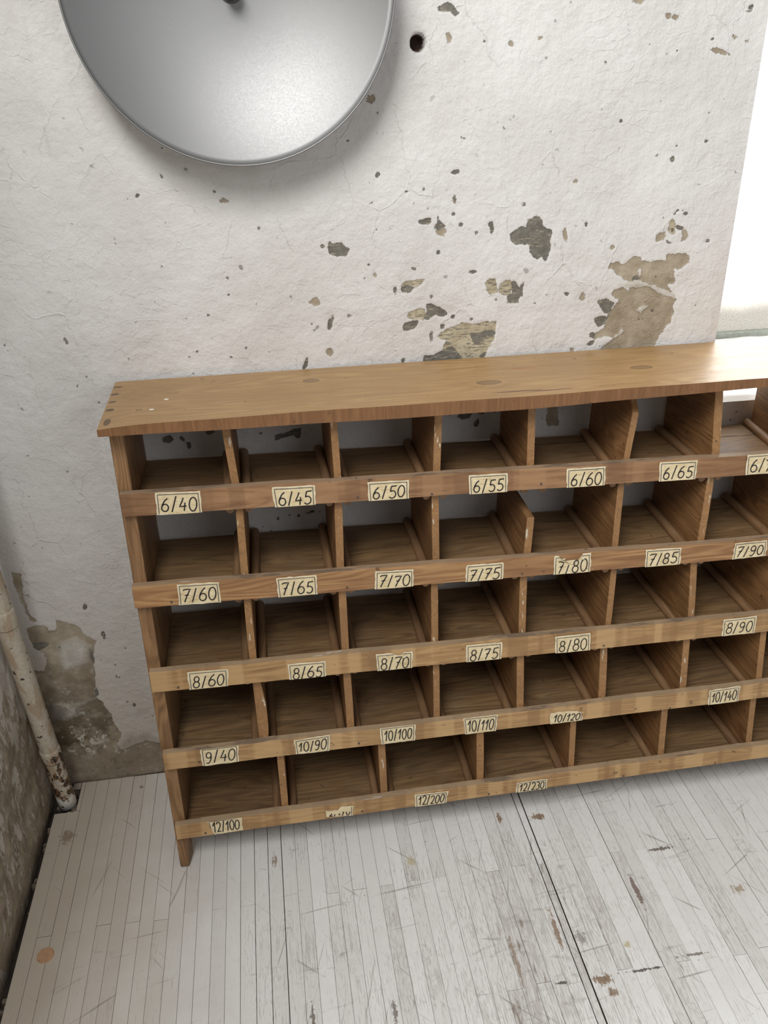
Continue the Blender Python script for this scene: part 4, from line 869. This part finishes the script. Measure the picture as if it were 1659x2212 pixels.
for r, L in DCOL.items():
    for i, (xt, zt, xb, zb, th) in enumerate(L):
        k = (xt-xb)/(zt-zb) if zt-zb > .05 else 0
        short = None
        if (r, i) == (1, 4): short = ('chamfer', .9380)
        if (r, i) == (2, 3): short = ('low', .7451)
        xbk = BACKX.get((r, i+1), (xt+xb)/2+rj.uniform(-.002, .002))
        zlo = lambda y, x: sh_top(r, x, y)+.0003
        ybot = yr(sh_top(r, xb, 1.35))+.0008
        xf0 = xb-k*(zb-sh_top(r, xb, ybot))
        ztop_f = ceil_z(r, xt, 1.36)-.0006
        if short and short[0] == 'low': ztop_f = short[1]
        yt = yr(ztop_f)+.0008
        fx = lambda z: xb+k*(z-zb)
        def sx_(y, z):
            f = min(max((y-yr(z))/(YB-yr(z)), 0), 1); return fx(z)*(1-f)+(xbk+(k*.3)*(z-zb-.05))*f
        yend = YB-.002
        prof = [(ybot, zlo(ybot, xf0))]
        nseg = 6; z0 = prof[0][1]
        ztf = short[1] if short and short[0] == 'chamfer' else ztop_f
        for q in range(1, nseg+1):
            z = z0+(ztf-z0)*q/nseg; bow = 0.0
            prof.append((yr(z)+.0008, z))
        if short and short[0] == 'chamfer': prof.append((yr(ztf)+.050, ceil_z(r, xt, 1.42)-.0006))
        yback_top = ztop_f if (short and short[0] == 'low') else ceil_z(r, xbk, YB)-.0006
        prof += [(yend, yback_top), (yend, zlo(yend, xbk))]
        bowa = .0075 if (r, i) == (4, 0) else rj.uniform(-.0008, .0008)
        secs = []
        for sgn in (-1, 1):
            ring = []
            for (y, z) in prof:
                zz = (z-z0)/(ztf-z0); b_ = bowa*math.sin(math.pi*min(max(zz, 0), 1))
                ring.append(P_(sx_(y, z)+sgn*th/2+b_, y, z))
            secs.append(ring)
        bm = loft(secs); es = [e for e in bm.edges if e.calc_length() > .004]
        bmesh.ops.bevel(bm, geom=es, offset=.0009, segments=1, affect='EDGES', clamp_overlap=True)
        bm_obj('divider', bm, MW['divider'], unit)
        # beads that hold the divider: below on the shelf, above under the next shelf
        for sgn in (-1, 1):
            rad = rj.uniform(.0086, .0098)
            dx = sgn*(th/2+rad+.0006)
            zf, zk = sh_top(r, xb, ybot), sh_top(r, xbk, YB)
            bead_mesh((fx(zf)+dx, ybot+.001, zf+.0002), (xbk+dx, YB-rj.uniform(.001, .006), zk+.0002), 1, rad)
            if r > 1:
                xx = fx(ztop_f if not short else sb_(r-1, xb)); yf = yr(sb_(r-1, xx))+.002+rj.uniform(0, .002)
                zc = ceil_z(r, xx, yf); zk2 = ceil_z(r, xbk, YB)
                bead_mesh((xx+dx, yf, zc-.0002), (xbk+dx, YB-.004, zk2-.0002), -1, rad*.72)
MAT_CR = flat_mat('dark_gap', srgb(30, 22, 16), .9)
def crack(r, x0, x1, yj): o = joint_strip(r, x0, x1, yj); o.data.materials[0] = MAT_CR
crack(3, -.25, -.085, 1.385); crack(3, -.062, .09, 1.386); crack(3, .12, .27, 1.388); crack(2, .56, .83, 1.535); crack(2, .86, 1.02, 1.535)
crack(1, .86, 1.03, 1.525); crack(1, .49, .65, 1.545); crack(1, .30, .455, 1.575)

# nail heads
nb = bmesh.new(); bmesh.ops.create_cone(nb, cap_ends=True, segments=12, radius1=.0026, radius2=.0022, depth=.0012)
nme = bpy.data.meshes.new('nail'); nb.to_mesh(nme); nb.free(); nme.materials.append(flat_mat('dull_iron', srgb(112, 98, 88), .5, .7))
for r, L in NAIL.items():
    for x, z in L:
        o = share('nail', nme, slats[r], P_(x, yslat(z)-.0002, z)); o.rotation_euler = (math.radians(90-5.3), 0, 0)

# ------------------------------------------------------------------ paper labels with handwritten numbers
s = NT('aged_paper'); c = s.objc(); n = s.noise(c, 70, 4, .6); n2 = s.noise(s.vmath('MULTIPLY', c, (1, 1, 6)), 60, 3, .6); r_ = s.rnd()
col = s.mix(s.map(n, .3, .7), srgb(206, 186, 144), srgb(228, 212, 174)); col = s.mix(s.map(n2, .60, .66, 0, .5), col, srgb(160, 132, 88))
col = s.mix(s.map(s.noise(c, 160, 2, .5), .70, .74, 0, .6), col, srgb(120, 92, 60)); col = s.mix(s.map(n2, .38, .33, 0, .6), col, srgb(236, 228, 206))
MAT_PAPER = s.out(col, .7, s.bump(n, .3, .0006), spec=.2)
MAT_EDGE = flat_mat('paper_margin', srgb(222, 214, 188), .75, 0, .0003, 120, .08)
MAT_INK = flat_mat('black_ink', srgb(30, 22, 28), .5, 0, 0, 60, .2); MAT_LINE = flat_mat('printed_blue_line', srgb(58, 62, 82), .6)
def arc(cx_, cy_, rx, ry, a0, a1, n=14): return [(cx_+rx*math.cos(math.radians(a0+(a1-a0)*i/n)), cy_+ry*math.sin(math.radians(a0+(a1-a0)*i/n))) for i in range(n+1)]
G = {'0': (.62, [arc(.31, .5, .27, .5, 100, 460, 22)]),
     '1': (.42, [[(.02, .62), (.16, .78), (.33, 1.0), (.22, 0.0)]]),
     '2': (.60, [arc(.30, .72, .24, .28, 165, -35, 12)+[(.30, .25), (.05, .03), (.58, .04)]]),
     '3': (.56, [arc(.26, .75, .22, .25, 150, -80, 11)+arc(.25, .27, .26, .27, 80, -150, 13)]),
     '4': (.62, [[(.34, 1.0), (.22, .66), (.05, .32), (.60, .36)], [(.47, .62), (.42, -.02)]]),
     '5': (.60, [[(.18, .98), (.12, .56)]+arc(.28, .30, .27, .30, 118, -145, 15), [(.18, .97), (.58, 1.0)]]),
     '6': (.62, [[(.46, 1.0), (.26, .82), (.10, .52)]+arc(.30, .28, .25, .28, 160, 520, 20)]),
     '7': (.58, [[(.02, .88), (.12, .96), (.56, .98), (.34, .50), (.16, -.02)], [(.16, .50), (.46, .54)]]),
     '8': (.60, [arc(.31, .75, .20, .23, -60, 300, 18)+arc(.29, .26, .25, .27, 80, -280, 18)]),
     '9': (.58, [arc(.28, .72, .22, .26, 10, 370, 18)+[(.50, .45), (.40, .12), (.24, -.02), (.06, .04)]]),
     '/': (.46, [[(.40, 1.06), (.02, -.06)]])}
def make_label(text, r, tl, tr, br, bl):
    par = slats[r]; rl = random.Random(hash(text) % 1000 if False else sum(ord(ch)*7**i for i, ch in enumerate(text)) % 9973)
    V, F, Mi = [], [], []
    eps = .0005
    def pt(u, v, h=0.0):      # u 0..1 left to right, v 0..1 bottom to top
        x = (bl[0]*(1-u)+br[0]*u)*(1-v)+(tl[0]*(1-u)+tr[0]*u)*v; z = (bl[1]*(1-u)+br[1]*u)*(1-v)+(tl[1]*(1-u)+tr[1]*u)*v
        z = min(max(z, sb_(r, x)-.0012), st_(r, x)+.0002)
        return P_(x, yslat(z)-eps-h, z)
    wd = ((tr[0]-tl[0])+(br[0]-bl[0]))/2; ht = ((tl[1]-bl[1])+(tr[1]-br[1]))/2
    # ragged outline
    def rag(a): return rl.uniform(-a, a)
    out_ = []
    N_ = 9
    torn_top = {'7/80': lambda u: -.28 if .22 < u < .72 else 0, '8/70': lambda u: -.16 if .52 < u < .70 else 0, '10/120': lambda u: (-.10+.12*math.sin(u*3.1)) if u < .8 else -.2, '2/170': lambda u: -.30 if u < .45 else 0}.get(text, lambda u: 0)
    cut_bl = {'12/100': .10, '2/170': .0}.get(text, 0)
    top = [(u/N_*1.0, 1+torn_top(u/N_)+rag(.012)) for u in range(N_+1)]
    bot = [(1-u/N_, rag(.012)+(.0)) for u in range(N_+1)]
    top[0] = (rag(.008), 1+torn_top(0)); top[-1] = (1+rag(.008), top[-1][1])
    lft = [(rag(.016)+(cut_bl*(1-v)), v) for v in (.2, .4, .6, .8)]; rgt = [(1+rag(.016)-(.08 if text == '10/120' and v > .5 else 0), v) for v in (.8, .6, .4, .2)]
    if cut_bl: bot[-1] = (cut_bl+.04, 0)
    loop = top+rgt+bot+lft
    base = len(V)
    ce = (.5, .48); V.append(pt(*ce, .0001))
    inner = [(ce[0]+(u-ce[0])*.97, ce[1]+(v-ce[1])*.95) for u, v in loop]
    for u, v in loop: V.append(pt(u, v, -.0003+max(0, rl.uniform(-.0006, .0009))))
    for u, v in inner: V.append(pt(u, v, .0001))
    n = len(loop)
    for i in range(n):
        j = (i+1) % n
        F.append((1+i, 1+n+i, 1+n+j, 1+j)); Mi.append(1)
        F.append((1+n+i, 0, 1+n+j)); Mi.append(0)
    def stroke(path, w, mi, h):
        """flat ribbon along path (u, v pairs)"""
        q = [Vector((u*wd, v*ht)) for u, v in path]; b0 = len(V)
        for i, p in enumerate(q):
            d = (q[min(i+1, len(q)-1)]-q[max(i-1, 0)]); d = d.normalized() if d.length > 1e-9 else Vector((1, 0)); nrm = Vector((-d.y, d.x))*w/2
            for sg in (1, -1):
                e = p+nrm*sg; V.append(pt(e.x/wd, e.y/ht, h))
        for i in range(len(q)-1): F.append((b0+2*i, b0+2*i+1, b0+2*i+3, b0+2*i+2)); Mi.append(mi)
    def seg(a, b, k=6): return [(a[0]+(b[0]-a[0])*i/k, a[1]+(b[1]-a[1])*i/k) for i in range(k+1)]
    mx = .050; lw = .0013
    y1 = .90
    if text in ('7/80',): tops = [(mx, .20, y1), (.74, 1-mx, y1)]
    elif text == '8/70': tops = [(mx, .50, y1), (.72, 1-mx, y1)]
    elif text == '12/100': tops = [(mx, .80, y1)]
    elif text in ('10/120', '2/170'): tops = []
    else: tops = [(mx, 1-mx, y1)]
    for a, b, y_ in tops: stroke(seg((a, y_), (b, y_)), lw, 3, .0004)
    if text not in ('2/170', '10/120'): stroke(seg((mx, y1 if not cut_bl else .88), (mx, .03 if not cut_bl else .45)), lw, 3, .0004)
    if text != '12/100': stroke(seg((1-mx, y1 if text not in ('10/120',) else .5), (1-mx+.004, .03)), lw, 3, .0004)
    # digits
    Wt = sum(G[ch][0]+.10 for ch in text)-.10
    hh = {5: .66, 4: .62}.get(r, .60); aspect = ht*hh/wd
    tw = Wt*aspect*1.12; lim = .80
    sxx = 1.12*min(1, lim/tw); tw = min(tw, lim); u = .5-tw/2+.01; v0 = .14 if r < 4 else .16
    if text == '2/170': v0 = .10
    for ch in text:
        w_, paths = G[ch]; sc = rl.uniform(.94, 1.05); dv = rl.uniform(-.02, .02)
        for path in paths:
            pp = []
            for (a, b) in path: pp.append((u+(a+.10*(b-.5)*(1 if ch != '/' else 0))*aspect*sxx*sc, v0+dv+b*hh*sc))
            # densify
            q = [pp[0]]
            for a, b in zip(pp[:-1], pp[1:]):
                for t in (1/3, 2/3, 1): q.append((a[0]+(b[0]-a[0])*t, a[1]+(b[1]-a[1])*t))
            if text == '2/170': q = [e for e in q if e[1] < .44]
            if text in ('7/80',): q = [e for e in q if not (.2 < e[0] < .74 and e[1] > .70)]
            if len(q) > 1: stroke(q, .0023, 2, .0006)
        u += (w_+.10)*aspect*sxx
    o = mesh_obj('paper_label', V, F, None, par, mats=[MAT_PAPER, MAT_EDGE, MAT_INK, MAT_LINE], fmats=Mi)
    shown = {'2/170': 'torn yellowed paper label, only the lower halves of its figures left', '6/70': 'yellowed paper label starting 6/, cut by the right edge of the photo'}
    o['label'] = shown.get(text, 'yellowed paper label handwritten %s' % text)
for t, r, a, b, c_, d in LAB: make_label(t, r, a, b, c_, d)
# curled scraps of the torn labels
def scrap(par, x, z, w, h, curl):
    V, F = [], []
    for i in range(6):
        t = i/5; yo = yslat(z)-.0006-curl*math.sin(t*2.4)*.9; zz = z+h*t*(1-.3*t)
        V += [P_(x-w/2+t*.003, yo, zz), P_(x+w/2+t*.003, yo-.0004, zz+.0006)]
    F = [(2*i, 2*i+1, 2*i+3, 2*i+2) for i in range(5)]
    o = mesh_obj('paper_scrap', V, F, MAT_EDGE, par); return o
scrap(slats[2], .5775, .6520, .004, .010, .005); scrap(slats[2], .538, .6560, .006, .006, .003); scrap(slats[3], .216, .4740, .005, .010, .005)
